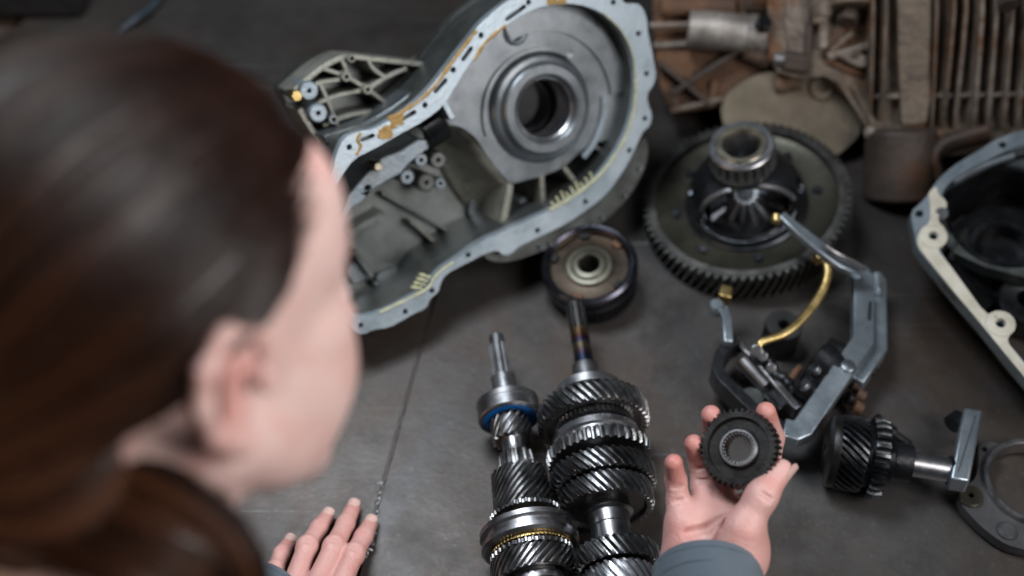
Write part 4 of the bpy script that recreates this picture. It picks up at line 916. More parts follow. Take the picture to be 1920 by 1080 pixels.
for (x, y, z_) in ((1598, 716, .030), (1604, 736, .024), (1588, 744, .02), (1600, 760, .02), (1622, 690, .03)):
    MB().cyl(P(x, y, z_), P(x + 16, y + 8, z_ - .004), .0068, .0060, 14).build('ball_stud', 'rust_dark' if y % 3 else 'black', br, world=True, bevel=.001)
MB().lathe([(1e-5, 0.001), (.0125, .001), (.0125, .032), (.0105, .034), (1e-5, .034)], 12, P(1400, 780, 0), close=False).build('foot', 'alu_dark', br, world=True)
MB().cyl(P(1404, 748, .02), P(1416, 772, .014), .007, .006, 14).build('end_pin', 'steel', br, world=True)
# lever reaching up over the ring gear, with brass tips and the brass wire
lev = [P(1466, 400, .105), P(1500, 430, .100), P(1540, 462, .094), P(1576, 488, .086), P(1612, 502, .074)]
m = MB(); V = []
for i, p in enumerate(lev):
    t_ = (lev[min(i + 1, 4)] - lev[max(i - 1, 0)]).normalized(); s = t_.cross(Vector((0, 0, 1))).normalized() * (.0045 + .0012 * i); h_ = Vector((0, 0, .008))
    V += [p + s, p - s, p - s - h_, p + s - h_]
F = [(0, 3, 2, 1), (16, 17, 18, 19)] + [(4 * i + k, 4 * i + (k + 1) % 4, 4 * i + 4 + (k + 1) % 4, 4 * i + 4 + k) for i in range(4) for k in range(4)]
m.add(V, F).build('lever', 'bracket', br, world=True, bevel=.0012, fix=True)
MB().tube(spline([P(1548, 462, .098), P(1572, 478, .094), P(1600, 492, .086), P(1622, 504, .078)], 4), .0028, 8).build('lever_rib', 'steel', br, world=True)
MB().cyl(P(1456, 404, .100), P(1455, 418, .098), .0055, .0050, 16).build('brass_tip', 'brass', br, world=True, bevel=.001)
MB().box(P(1538, 481, .080), (.014, .010, .012), Matrix.Rotation(.4, 3, 'Z')).build('brass_clamp', 'brass', br, world=True, bevel=.0015)
wp = spline([P(1538, 482, .080), P(1550, 494, .078), P(1551, 520, .074), P(1536, 556, .068), P(1502, 600, .064), P(1470, 626, .062), P(1430, 640, .060), P(1424, 650, .058)], 6)
MB().tube(wp, [.0034 + .0014 * math.sin(PI * i / (len(wp) - 1)) for i in range(len(wp))], 12, flat=.8).build('brass_fork', 'brass', br, world=True)
lv2 = strap([(1366, 640), (1364, 596), (1358, 578), (1344, 572)], .0095, [.060, .060, .058, .056], .010, 'arm', 'bracket', parent=br)
MB().lathe([(1e-5, .004), (.006, .004), (.008, .001), (.008, -.008)], 20, P(1343, 574, .058), close=False).build('arm_knuckle', 'bracket', br, world=True)
MB().box(P(1360, 553, .055), (.013, .015, .014), Matrix.Rotation(-.3, 3, 'Z')).build('brass_clamp', 'brass', br, world=True, bevel=.0018)
kn = thing('rubber_bush', 'small black ribbed bush standing behind the brass fork', 'bush', P(1458, 650, 0))
MB().gear(.0185, .0172, .001, .038, 30, bore=.006, layers=1).build('bush_body', 'void', kn)
# ------------------------------------------------------------------ the gear held in the hand
GT = (CAM - CP(1387, 840, 1.0)).normalized()
GU = (UPV - GT * UPV.dot(GT)).normalized(); GR_ = GU.cross(GT)
GN = (GT + GU * .16 - GR_ * .22).normalized()
gc = CP(1384, 839, .985)
hg = thing('hand_gear', 'small black toothed gear with splined bore held in the raised hand', 'gear', gc, axes(GN, RGT))
m = MB(); m.gear(.0315, .0278, -.018, 0, 40, twist=0, layers=2, cham=.0008, tip=.30, rings=[(.0272, 0), (.0240, 0), (.0232, .0035), (.0160, .0035), (.0152, .0012)])
m.build('gear_body', 'gear_black', hg, ang=28)
MB().lathe([(.0120, -.0175), (.0120, -.0002), (.0126, .0006), (.0146, .0006), (.0153, -.0001), (.0155, -.0045), (.0155, -.0175)], 56).build('hub', 'gear_dim', hg)
MB().lathe([(.0121, .0003), (.0125, .0010), (.0140, .0010), (.0144, .0006), (.0140, .0004)], 56).build('polished_rim', 'gear', hg)
sp = None
for k in range(26):
    a = 2 * PI * k / 26
    if sp is None: sp = MB().box((.0116, 0, -.0088), (.0016, .0014, .0168)).build('spline_tooth', 'gear', hg); q = sp
    else: q = sp.copy(); C.objects.link(q)
    q.rotation_euler = (0, 0, a)

# ------------------------------------------------------------------ the person: head, neck, hands, hair, jacket
HSC = 1.027                                # level of the right ear
def cvec(r, u, t): return (RGT * r + UPV * u - FWD * t)
HF = cvec(.710, .310, -.632).normalized(); HH = cvec(.016, .890, .454); HH = (HH - HF * HH.dot(HF)).normalized(); HL = HH.cross(HF)
EAR = Vector((-.002, -.0755, .0)); HM = Matrix((HF, HL, HH)).transposed()
HORG = CAM + RGT * -.177 + UPV * -.015 + FWD * .638
HMAT = Matrix.Translation(HORG) @ HM.to_4x4() @ Matrix.Scale(HSC, 4); HINV = np.array(HMAT.inverted(), np.float32); HMN = np.array(HMAT, np.float32)
def tohead(p): return p @ HINV[:3, :3].T + HINV[:3, 3]
person = thing('person', 'brown haired person in blue grey workwear seen over the shoulder, holding up a small gear', 'person', (HORG.x, HORG.y, 0.02))
def head_f(q):
    a = np.abs(q[..., 1]); qa = np.stack([q[..., 0], a, q[..., 2]], -1)
    s = ell(q, (-.018, 0, .040), (.098, .077, .088))
    s = smin(s, ell(q, (.034, 0, -.018), (.060, .061, .084)), .03)
    s = smin(s, ell(qa, (.040, .026, .050), (.046, .044, .046)), .02)       # forehead
    s = smin(s, ell(qa, (.046, .036, -.052), (.036, .024, .036)), .018)     # lower cheeks
    s = smin(s, ell(qa, (.052, .030, -.030), (.036, .030, .034)), .016)      # cheeks
    s = smin(s, ell(qa, (.058, .044, -.008), (.020, .016, .013)), .014)      # cheekbones
    s = smin(s, cap(qa, (.004, .050, -.050), (.066, .016, -.100), .0170, .0165), .022)   # jaw line
    s = smin(s, ell(q, (.068, 0, -.100), (.019, .020, .016)), .014)           # chin
    s = smin(s, cap(qa, (.083, .012, .034), (.066, .046, .032), .010, .009), .012)       # brow
    s = smax(s, -ell(qa, (.098, .033, .012), (.017, .019, .013)), .012)       # eye sockets
    s = smin(s, ell(qa, (.074, .032, .012), (.0135, .0140, .0125)), .004)     # eyes
    s = smin(s, cap(q, (.092, 0, .020), (.106, 0, -.026), .0065, .0090), .010)
    s = smin(s, ell(qa, (.100, .012, -.030), (.010, .0075, .007)), .005)
    s = smin(s, ell(q, (.093, 0, -.056), (.010, .024, .0055)), .004); s = smin(s, ell(q, (.091, 0, -.067), (.010, .020, .006)), .004)
    s = smin(s, cap(q, (-.030, 0, -.02), (-.062, .004, -.150), .056, .054), .022)         # neck
    s = smin(s, cap(qa, (-.066, .02, -.150), (-.080, .130, -.200), .048, .050), .045)       # shoulders
    s = smin(s, cap(qa, (-.012, .056, -.030), (.004, .012, -.150), .014, .012), .016)
    s = smax(s, -(q[..., 2] + .235), .004)
    # ear: rim, antihelix, lobe and the hollow of the concha
    E = lambda x, z, o=0: (EAR.x + x * 1.02 - o * .50, .0755 + o * 1.3, EAR.z + z * 1.08)
    rim = [E(.011, -.004, -.002), E(.012, .014, .000), E(.004, .027, .004), (E(-.010, .030, .009)), E(-.021, .021, .014), E(-.024, .006, .016), E(-.020, -.010, .013), E(-.012, -.022, .007), E(-.004, -.030, .002)]
    ear = None
    for i in range(len(rim) - 1):
        c = cap(qa, rim[i], rim[i + 1], .0046 if i < 6 else .0052, .0046 if i < 6 else .0054); ear = c if ear is None else smin(ear, c, .003)
    ear = smin(ear, ell(qa, E(-.003, -.027, .003), (.0085, .0052, .0085)), .004)
    ear = smin(ear, ell(qa, E(-.007, .004, .004), (.015, .0042, .026)), .003)
    ear = smin(ear, cap(qa, E(-.011, .016, .0095), E(-.012, -.012, .0085), .0030, .0032), .003)
    ear = smax(ear, -ell(qa, E(.000, -.004, .0065), (.0080, .0040, .0105)), .003)
    ear = smin(ear, ell(qa, E(.011, -.005, .001), (.0045, .0048, .0065)), .003)
    s = smin(s, ear, .005)
    return smax(s, -ell(qa, E(.003, -.004, .001), (.0036, .0060, .0042)), .002)
HV, HFc = surfnet(head_f, (-.165, -.185, -.24), (.135, .185, .135), .0023)
HVw = HV @ HMN[:3, :3].T + HMN[:3, 3]
def earflush(v):
    e = np.array((EAR.x - .012, EAR.y - .006, EAR.z), np.float32); d = v - e; r = np.sqrt((d[:, 0] / .030) ** 2 + (d[:, 1] / .022) ** 2 + (d[:, 2] / .036) ** 2)
    f = np.clip(1.25 - r, 0, 1) * .55
    c = v - np.array((.075, -.045, -.025), np.float32); f = np.maximum(f, np.clip(1 - np.linalg.norm(c, axis=1) / .03, 0, 1) * .35)
    return f

# hands: joints given in the photograph's grid with their own distance from the lens
def finger(p, js, rs, k=.0035):
    s = None
    for i in range(len(js) - 1):
        c = cap(p, js[i], js[i + 1], rs[i], rs[i + 1]); s = c if s is None else smin(s, c, k)
    return s
RH = dict(
    pinky=([CP(1280, 982, .992), CP(1272, 940, 1.000), CP(1267, 900, .998), CP(1263, 868, .985)], [.0105, .0092, .0082, .0070]),
    ring=([CP(1316, 968, 1.000), CP(1318, 908, 1.018), CP(1311, 866, 1.018), CP(1301, 832, 1.005)], [.0110, .0095, .0086, .0074]),
    middle=([CP(1360, 962, 1.004), CP(1352, 890, 1.030), CP(1340, 830, 1.032), CP(1333, 778, 1.006)], [.0112, .0098, .0088, .0078]),
    index=([CP(1400, 966, 1.004), CP(1440, 880, 1.026), CP(1450, 820, 1.020), CP(1436, 772, 1.002)], [.0112, .0096, .0086, .0078]))
thumb = ([CP(1368, 1060, .985), CP(1394, 990, .972), CP(1428, 930, .972), CP(1465, 882, .980)], [.0200, .0138, .0112, .0088])
def rhand(p):
    def F(k): return finger(p, *RH[k])
    palm = smin(cap(p, CP(1278, 1075, .988), CP(1284, 985, .994), .0165, .0130), cap(p, CP(1322, 1085, .996), CP(1322, 975, 1.002), .0170, .0125), .014)
    palm = smin(palm, cap(p, CP(1362, 1085, .998), CP(1366, 972, 1.004), .0170, .0125), .014)
    palm = smin(palm, cap(p, CP(1280, 985, .996), CP(1398, 972, 1.006), .0120, .0125), .012)
    palm = smin(palm, cap(p, CP(1322, 1060, 1.000), CP(1330, 1240, .930), .0290, .0300), .020)
    s = palm
    for k in ('pinky', 'ring', 'middle', 'index'):
        s = smin(s, F(k), .006)
    f_ = np.minimum(np.minimum(F('pinky'), F('ring')), np.minimum(F('middle'), F('index')))
    t_ = finger(p, *thumb, k=.008); t_ = smin(t_, ell(p, CP(1384, 1030, .984), (.024, .030, .022)), .015)
    s = smin(s, t_, .006)
    tc = np.array(list(-FWD), np.float32)
    for k in ('pinky', 'ring', 'middle', 'index'):
        js, rs = RH[k]
        for j in (1, 2):
            ax = (js[j + 1] - js[j - 1]).normalized(); out = (-FWD - ax * (-FWD).dot(ax)).normalized(); sdv = ax.cross(out)
            for o_ in (-.0012, .0012):
                c_ = js[j] + out * (rs[j] + .0004) + ax * o_; s = smax(s, -cap(p, c_ - sdv * rs[j] * .7, c_ + sdv * rs[j] * .7, .0009), .0016)
    js = thumb[0]; ax = (js[3] - js[1]).normalized(); out = (-FWD - ax * (-FWD).dot(ax)).normalized(); sdv = ax.cross(out)
    for o_ in (-.002, .001):
        c_ = js[2] + out * .0121 + ax * o_; s = smax(s, -cap(p, c_ - sdv * .005, c_ + sdv * .005, .0008), .002)
    # creases of the palm
    for pts in ((CP(1338, 1028, .972), CP(1352, 992, .972), CP(1380, 962, .973)), (CP(1290, 1000, .978), CP(1326, 990, .982), CP(1366, 962, .984))):
        s = smax(s, -smin(cap(p, pts[0], pts[1], .0028), cap(p, pts[1], pts[2], .0025), .002), .004)
    return s
LH = dict(
    pinky=([P(500, 1130, .030), P(514, 1072, .022), P(528, 1038, .016), P(541, 1018, .009)], [.0092, .0080, .0072, .0062]),
    ring=([P(538, 1128, .036), P(576, 1026, .026), P(598, 990, .016), P(612, 970, .009)], [.0098, .0088, .0078, .0068]),
    middle=([P(580, 1122, .038), P(626, 1026, .027), P(648, 982, .016), P(661, 954, .009)], [.0100, .0090, .0080, .0070]),
    index=([P(622, 1130, .036), P(664, 1040, .025), P(682, 1006, .016), P(693, 984, .009)], [.0100, .0088, .0080, .0070]),
    thumb=([P(600, 1220, .026), P(660, 1170, .020), P(690, 1130, .014), P(700, 1110, .010)], [.014, .011, .010, .009]))
def lhand(p):
    s = smin(cap(p, P(510, 1210, .032), P(505, 1118, .032), .0130, .0110), cap(p, P(560, 1220, .036), P(560, 1115, .037), .0140, .0115), .014)
    s = smin(s, cap(p, P(600, 1220, .034), P(604, 1116, .036), .0140, .0115), .014); s = smin(s, cap(p, P(503, 1120, .031), P(620, 1118, .036), .0105, .0110), .010)
    s = smin(s, cap(p, P(555, 1180, .036), P(470, 1260, .085), .0230, .0240), .02)
    for k in LH: s = smin(s, finger(p, *LH[k]), .0045)
    for k in ('pinky', 'ring', 'middle', 'index'):
        js, rs = LH[k]; s = smin(s, ell(p, js[1] + Vector((0, 0, .0018)), (rs[1] * 1.02, rs[1] * 1.15, rs[1] * .9)), .004)
        for j in (1, 2):
            ax = (js[j + 1] - js[j - 1]).normalized(); out = (Vector((0, -.2, 1)) - ax * Vector((0, -.2, 1)).dot(ax)).normalized(); sdv = ax.cross(out)
            for o_ in (-.0026, 0, .0026):
                c_ = js[j] + out * (rs[j] + .0012) + ax * o_; s = smax(s, -cap(p, c_ - sdv * rs[j] * .6, c_ + sdv * rs[j] * .6, .0009), .0016)
        s = smin(s, cap(p, js[0] + Vector((0, 0, .006)), js[0].lerp(P(550, 1230, .05), .7) + Vector((0, 0, .004)), .0035, .003), .006)
    return smax(s, -p[..., 2] + .001, .002)
def bounds(js, pad): 
    a = np.array([list(j) for j in js]); return a.min(0) - pad, a.max(0) + pad
alljs = [j for v in RH.values() for j in v[0]] + thumb[0] + [CP(1262, 1090, .99), CP(1400, 1150, .95)]
lo, hi = bounds(alljs, .022); RV, RF = surfnet(rhand, lo, hi, .00105)
alljs2 = [j for v in LH.values() for j in v[0]] + [P(505, 1240, .03), P(600, 1230, .04)]
lo2, hi2 = bounds(alljs2, .018); LV, LF = surfnet(lhand, lo2, hi2, .00115)
def flush(V, tips, base=.42):
    f = np.full(len(V), base, np.float32)
    for t_, r, a in tips:
        d = np.linalg.norm(V - np.array(t_, np.float32), axis=1); f = np.maximum(f, np.clip(1 - d / r, 0, 1) ** .7 * a)
    return f
rf = flush(RV, [(RH[k][0][3], .026, .95) for k in RH] + [(RH[k][0][2], .016, .35) for k in RH] + [(thumb[0][3], .020, .45)])
lf = flush(LV, [(v[0][3], .020, .85) for v in LH.values()] + [(v[0][1], .017, .8) for v in LH.values()], .45)
pinv = MW[person.name].inverted()
def bridge(parts, links):
    V = np.concatenate([p[0] for p in parts]); offs = np.cumsum([0] + [len(p[0]) for p in parts]); Fs = [p[1] + o for p, o in zip(parts, offs)]
    extra = []; nv = len(V)
    for (pa, ta, pb, tb, path, r) in links:
        ends = []
        for pi_, tg in ((pa, ta), (pb, tb)):
            c = V[Fs[pi_]].mean(1); k = int(np.argmin(np.linalg.norm(c - np.array(tg, np.float32), axis=1)))
            ends.append(Fs[pi_][k].copy()); Fs[pi_] = np.delete(Fs[pi_], k, 0)
        pts = [Vector(V[ends[0]].mean(0).tolist())] + path + [Vector(V[ends[1]].mean(0).tolist())]
        prev = list(ends[0][::-1]); u0 = None
        for i in range(1, len(pts) - 1):
            t_ = (pts[i + 1] - pts[i - 1]).normalized(); m = axes(t_, (0, 0, 1) if abs(t_.z) < .9 else (1, 0, 0))
            ring = [pts[i] + m @ Vector((math.cos(a), math.sin(a), 0)) * r for a in (0, PI / 2, PI, 3 * PI / 2)]
            if i == 1:
                ref = [Vector(V[x].tolist()) - pts[0] for x in prev]; best = min(((sum((ref[(k + s_) % 4 if d > 0 else (s_ - k) % 4].normalized() - (ring[k] - pts[i]).normalized()).length for k in range(4)), s_, d) for s_ in range(4) for d in (1, -1)))
            V = np.concatenate([V, np.array([list(q) for q in ring], np.float32)]); idx = [nv + k for k in range(4)]; nv += 4
            extra += [[prev[k], prev[(k + 1) % 4], idx[(k + 1) % 4], idx[k]] for k in range(4)]; prev = idx
        e = list(ends[1]); extra += [[prev[k], prev[(k + 1) % 4], e[(k + 1) % 4], e[k]] for k in range(4)]
    return V, np.concatenate(Fs + [np.array(extra)])
nb_ = HMAT @ Vector((-.066, .004, -.165)); RS_ = nb_ + Vector((.150, -.03, -.045)); LS_ = nb_ + Vector((-.165, .045, -.045))
BV, BF = bridge([(HVw, HFc), (RV, RF), (LV, LF)], [(0, RS_, 1, CP(1330, 1250, .930), [RS_ + Vector((.01, 0, -.03)), Vector((.255, -.59, .10)), CP(1336, 1300, .905)], .02),
                                                  (0, LS_, 2, P(470, 1270, .09), [LS_ + Vector((-.01, 0, -.03)), Vector((-.35, -.52, .14)), P(400, 1240, .10)], .02)])
body = mesh_np('body', [(BV, BF)], 'skin', person, inv=pinv, attrs={'flush': np.concatenate([earflush(HV), rf, lf, np.zeros(len(BV) - len(HV) - len(RV) - len(LV), np.float32)])})
# fingernails
def nail(tip, prev, out, w, l, r, slide=.30):
    ax = (tip - prev).normalized(); out = (out - ax * out.dot(ax)).normalized(); sd = ax.cross(out)
    c = tip + ax * (r * slide); V = []; F = []; nu, nv = 6, 7
    for i in range(nu):
        u = i / (nu - 1) - .5
        for j in range(nv):
            a = (j / (nv - 1) - .5) * 1.9 * (1 - .35 * max(0, abs(u) * 2 - .5)); V.append(c + ax * u * l + (out * math.cos(a) * 1.07 + sd * math.sin(a)) * r * w)
    n_ = len(V); V += [v - out * .0008 for v in V]
    for i in range(nu - 1):
        for j in range(nv - 1):
            a = i * nv + j; F += [(a, a + 1, a + nv + 1, a + nv), (a + n_, a + nv + n_, a + nv + 1 + n_, a + 1 + n_)]
    MB().add(V, F).build('fingernail', 'nail', person, world=True, ang=60, fix=True)
for k in ('pinky', 'ring', 'middle', 'index'):
    js, rs = LH[k]; nail(js[3], js[2], Vector((0, -.25, 1)), .97, .0095, rs[3])
    js, rs = RH[k]; pass
nail(thumb[0][3], thumb[0][2], RGT * .95 - FWD * .25 - UPV * .35, .98, .0135, thumb[1][3])

# ------------------------------------------------------------------ hair
def side(p, a, b):                                     # signed side of a line in the head's x-z plane
    d = Vector((b[0] - a[0], b[1] - a[1])).normalized(); return (p[..., 0] - a[0]) * (d.y) - (p[..., 2] - a[1]) * d.x
def hair_f(q, off=0.0, grow=0.0):
    s = smin(ell(q, (-.020, 0, .042), (.110, .0865, .0975)), ell(q, (.030, 0, .030), (.060, .0715, .070)), .02)
    s = smin(s, ell(q, (-.100, 0, -.010), (.030, .034, .042)), .04)
    s = smin(s, ell(q, (-.072, 0, -.048), (.046, .060, .050)), .03)
    # combed ridges running to the tie
    d_ = q - np.array((-.018, 0, .030), np.float32); ty = d_ @ np.array((.42, 0, -.907), np.float32); ph = np.arctan2(d_[..., 1], ty); rd_ = np.hypot(d_[..., 1], ty)
    s = s - np.clip(rd_ / .05, 0, 1) * (.0010 * np.sin(ph * 27 + 2 * np.sin(ph * 5)) + .0007 * np.sin(ph * 61 + 1) + .0003 * np.sin(ph * 130))
    l1 = side(q, (.018, .016), (.043, .082)) - .018 * np.clip(1 - (q[..., 1] / .058) ** 2, 0, 1); l2 = np.minimum(side(q, (-.088, -.030), (.022, .028)), q[..., 0] + .056 + .3 * (q[..., 2] + .02))
    l1 = l1 + 0.0015 * np.sin(q[..., 2] * 90)
    g = smin(smax(l1, -(q[..., 2] - 9), .01), smax(l2, -1 + 0 * l2, .01), .004) if False else smax(l1, l2, .010)
    s = smax(s - off, g - grow, .007)
    s = smax(s, -(q[..., 2] + .092), .01)
    return s
KV, KF = surfnet(hair_f, (-.16, -.11, -.11), (.12, .11, .16), .0026)
tie = Vector((-.126, -.004, -.020))
def warmth(v):                                         # browner lengths towards the tie
    d = np.linalg.norm((v - np.array(tie, np.float32)) / np.array((1, 1, 1.2), np.float32), axis=1); return np.clip(1.0 - d / .15, 0, 1) * .9
from mathutils.bvhtree import BVHTree
bvh = BVHTree.FromPolygons([tuple(v) for v in KV.tolist()], [tuple(f) for f in KF.tolist()])
hw = lambda v: HMAT @ Vector(v)
cen = Vector((-.018, 0, .030)); rr = random.Random(11)
SV = []; SF = []; SW = []
def strand(pts, r0, r1, wv):
    n = len(pts); b = len(SV)
    for i, p in enumerate(pts):
        t_ = (pts[min(i + 1, n - 1)] - pts[max(i - 1, 0)]).normalized(); u = t_.cross(Vector((.3, .2, 1))).normalized(); v2 = t_.cross(u)
        r = r0 + (r1 - r0) * i / (n - 1)
        for a in (0, 2.1, 4.2): SV.append(tuple(p + (u * math.cos(a) + v2 * math.sin(a)) * r)); SW.append(wv[i] if isinstance(wv, list) else wv)
    for i in range(n - 1):
        for k in range(3): SF.append((b + 3 * i + k, b + 3 * i + (k + 1) % 3, b + 3 * i + 3 + (k + 1) % 3, b + 3 * i + 3 + k))
td = (tie - cen).normalized(); cnt = 0
def streakf(v):
    ph = math.atan2(v.y, (v.x + .018) * .42 - (v.z - .03) * .907); return .5 + .25 * math.sin(ph * 19 + 1) + .25 * math.sin(ph * 43 + 2 * math.sin(ph * 7))
idxs = list(range(len(KV))); rr.shuffle(idxs)
for ix in idxs:
    if cnt >= 2600: break
    p0 = Vector(KV[ix].tolist()); d0 = (p0 - cen)
    if d0.length < .05 or (p0 - tie).length < .03: continue
    d0.normalize(); ang_ = d0.angle(td)
    if ang_ > 2.9 or ang_ < .35: continue
    if p0.z < -.03 and p0.x > -.03: continue
    N_ = 11; pts = []; ok = True; span = min(1, (.9 + rr.random() * .9) / ang_); lift = rr.uniform(.0002, .0016)
    for i in range(N_):
        t_ = i / (N_ - 1) * span; d = d0.slerp(td, t_); h_ = bvh.ray_cast(cen + d * .25, -d, .3)
        if h_[0] is None: ok = False; break
        pts.append(h_[0] + d * (lift * math.sin(PI * min(1, i / (N_ - 1) + .05))))
    if not ok or min((q - (EAR + Vector((.004, -.006, 0)))).length for q in pts) < .021: continue
    w0 = rr.random() ** 2 * .15; sk_ = float(streakf(p0)); wl = [min(1, w0 + (.2 + 1.0 * sk_) * max(0, 1 - (q - tie).length / .15) + .1 * sk_) for q in pts]
    strand([hw(q) for q in pts], .00055, .00040, wl); cnt += 1
# fine short hairs along the hairline
HBV = BVHTree.FromPolygons([tuple(v) for v in HV.tolist()], [tuple(f) for f in HFc.tolist()])
edge = [i for i in idxs if (Vector(KV[i].tolist()) - EAR).length > .048 and KV[i][2] > -.06 and KV[i][0] > -.06 and KV[i][1] < .03 and -.014 < float(smax(side(KV[i][None], (.018, .016), (.043, .082)) - .018 * np.clip(1 - (KV[i][None][:, 1] / .058) ** 2, 0, 1), side(KV[i][None], (-.088, -.030), (.022, .028)), .010)[0]) < -.001][:900]
for ix in edge:
    p0 = Vector(KV[ix].tolist()); d0 = (p0 - cen).normalized(); pts = []; ext = rr.uniform(.05, .17)
    for i in range(6):
        t_ = -ext + (ext + .16) * i / 5; d = d0.slerp(td, t_) if t_ >= 0 else d0.slerp(d0 * 2 * d0.dot(td) - td if False else (d0 - (td - d0 * td.dot(d0)).normalized() * -t_ * 1.6).normalized(), 1.0)
        a_ = HBV.ray_cast(cen + d * .3, -d, .4)[0]; b_ = bvh.ray_cast(cen + d * .3, -d, .4)[0]
        c_ = [q for q in (a_, b_) if q is not None]
        if not c_: break
        pts.append(max(c_, key=lambda q: (q - cen).length) + d * .0008)
    if len(pts) == 6: strand([hw(q) for q in pts], .00012, .00035, .1)
# ponytail over the right shoulder
tw = hw(tie)
core = spline([hw((-.112, -.004, -.014)), tw, CP(-110, 880, .610), CP(40, 925, .598), CP(200, 972, .592), CP(310, 1012, .592), CP(392, 1056, .600), CP(430, 1126, .612), CP(440, 1220, .63)], 5)
nr = len(core)
CL = [(rr.random() * 2 * PI, math.sqrt(rr.random()), rr.uniform(-.7, .7), rr.random() ** 1.5, rr.uniform(.8, 1.25)) for _ in range(26)]
for s_i in range(1700):
    ca_, cq, cph, cwm, csc = CL[s_i % 26]; x_ = cq * math.cos(ca_) + rr.gauss(0, .09); y_ = cq * math.sin(ca_) + rr.gauss(0, .09)
    a = math.atan2(y_, x_); q = math.hypot(x_, y_) * csc; ph = cph + rr.uniform(-.05, .05); pts = []
    for i, c in enumerate(core):
        t_ = i / (nr - 1); R_ = (.012 + .015 * min(1, max(0, (t_ - .12) * 3.2))) * (1 - .55 * max(0, t_ - .55) / .45)
        tg = (core[min(i + 1, nr - 1)] - core[max(i - 1, 0)]).normalized(); u = tg.cross(FWD).normalized(); v2 = tg.cross(u)
        aa = a + ph * t_ * 2; pts.append(c + (u * math.cos(aa) * 1.05 + v2 * math.sin(aa) * .75) * R_ * q + Vector((0, 0, .003 * math.sin(9 * t_ + s_i))))
    strand(pts[:: 2] if rr.random() < .5 else pts[:: 2][:-rr.randint(1, 5)], .0006, .00035, min(1, cwm * .9 + rr.random() * .1))
for s_i in range(24):                                   # a few loose hairs over the neck
    a = CP(150 + rr.random() * 200, 780 + rr.random() * 120, .612); b = CP(420 + rr.random() * 60, 960 + rr.random() * 80, .622)
    strand([a.lerp(b, i / 8) + UPV * (.006 * math.sin(PI * i / 8)) for i in range(9)], .0004, .00025, .3)
coreV = MB().tube([core[i] for i in range(nr)], [(.010 + .005 * min(1, max(0, (i / (nr - 1) - .12) * 3.2))) * (1 - .6 * max(0, i / (nr - 1) - .5) / .5) for i in range(nr)], 20, flat=.75, up=FWD)
KVw = KV @ HMN[:3, :3].T + HMN[:3, 3]
streak = lambda v: (lambda ph: .5 + .25 * np.sin(ph * 19 + 1) + .25 * np.sin(ph * 43 + 2 * np.sin(ph * 7)))(np.arctan2(v[:, 1], (v[:, 0] + .018) * .42 - (v[:, 2] - .03) * .907))
base = np.clip(warmth(KV) * (.35 + .9 * streak(KV)) + .10 * streak(KV), 0, 1)
cv = np.array(coreV.v, np.float32); quads = [f for f in coreV.f if len(f) == 4]
mesh_np('hair', [(KVw, KF), (cv, np.array(quads))], 'hair', person, inv=pinv, attrs={'warm': np.concatenate([base, np.full(len(cv), .02)])})
mesh_np('hair_strands', [(np.array(SV, np.float32), np.array(SF))], 'hair', person, inv=pinv, attrs={'warm': np.array(SW)})['kind'] = 'stuff'
MB().lathe([(.012, -.006), (.016, -.007), (.018, 0), (.016, .007), (.012, .006)], 24, tw, axes((core[9] - core[3]).normalized())).build('hair_tie', 'void', person, world=True)

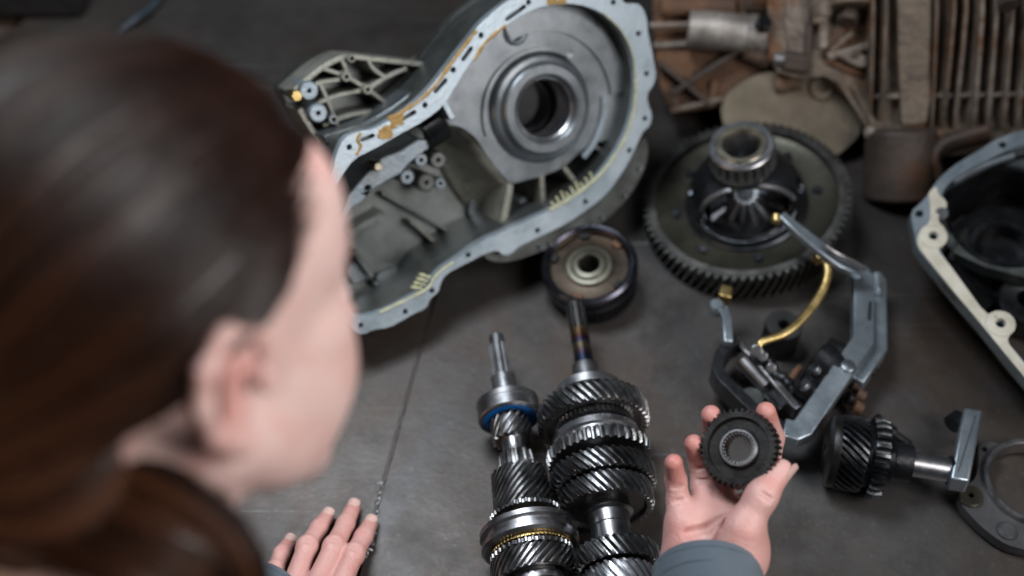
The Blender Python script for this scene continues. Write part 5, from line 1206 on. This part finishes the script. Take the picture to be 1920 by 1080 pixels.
# ------------------------------------------------------------------ jacket
nb = hw((-.062, .004, -.165)); rsh = nb + Vector((.150, -.03, -.045)); lsh = nb + Vector((-.165, .045, -.045))
rwr = CP(1326, 1072, .982); rel = Vector((.26, -.60, .10)); rin = CP(1336, 1300, .905)
lwr = P(506, 1128, .056); lin = P(400, 1230, .10); lel = Vector((-.36, -.52, .14))
pel = Vector((nb.x + .02, nb.y - .19, -.12))
rd = (rin - rwr).normalized()
def jacket(p):
    s = cap(p, nb + Vector((0, -.03, -.06)), pel, .100, .125); s = smin(s, cap(p, rsh, lsh, .062), .05)
    s = smin(s, cap(p, rsh, rel, .060, .052), .03); s = smin(s, cap(p, rel, rin, .052, .046), .02); s = smin(s, cap(p, rin, rwr, .047, .0415), .02)
    s = smin(s, cap(p, lsh, lel, .060, .052), .03); s = smin(s, cap(p, lel, lin, .050, .043), .02); s = smin(s, cap(p, lin, lwr, .043, .037), .02)
    n1 = np.sin(p[..., 0] * 70 + 3 * np.sin(p[..., 1] * 40)) * np.sin(p[..., 2] * 55 + p[..., 1] * 60); s = s + .0016 * n1
    s = smax(s, -cap(p, nb - Vector((0, 0, .10)), HORG, .070, .085), .008)          # neckline
    s = smax(s, -cap(p, rwr - rd * .08, rwr + rd * .030, .031, .031), .003)          # hollow cuffs
    s = smax(s, (p - np.array(rwr - rd * 0.002, np.float32)) @ np.array(-rd, np.float32), .003) if False else s
    ld = (lin - lwr).normalized(); s = smax(s, -cap(p, lwr - ld * .06, lwr + ld * .025, .027, .027), .003)
    return s
def cut(p, o, d): return (p - np.array(o, np.float32)) @ np.array(d, np.float32)
def jacket2(p):
    s = jacket(p); near = np.linalg.norm(p - np.array(rwr, np.float32), axis=-1) < .075
    s = np.where(near, smax(s, cut(p, rwr, -rd), .004), s)
    ld = (lin - lwr).normalized(); near = np.linalg.norm(p - np.array(lwr, np.float32), axis=-1) < .07
    return np.where(near, smax(s, cut(p, lwr, -ld), .004), s)
lo, hi = bounds([nb, rsh, lsh, rel, lel, rwr, lwr, pel], .09); hi[2] = nb.z + .06; lo[2] = -.2
JV, JF = surfnet(jacket2, lo, hi, .0046)
JM = mesh_np('jacket', [(JV, JF)], 'jacket', person, inv=pinv)
sm = JM.modifiers.new('soft', 'SMOOTH'); sm.factor = .6; sm.iterations = 4
def cuff(o, d, r, name='cuff_hem'):
    MB().lathe([(r - .0035, 0), (r - .002, -.0022), (r, -.0022), (r + .0014, 0), (r + .0014, .0040), (r + .0004, .0048), (r + .0012, .0056), (r + .0012, .0170), (r - .0035, .017)], 48, o, axes(d)).build(name, 'jacket', person, world=True)
cuff(rwr + rd * .003, rd, .0412); cuff(lwr + (lin - lwr).normalized() * .003, (lin - lwr).normalized(), .0375)
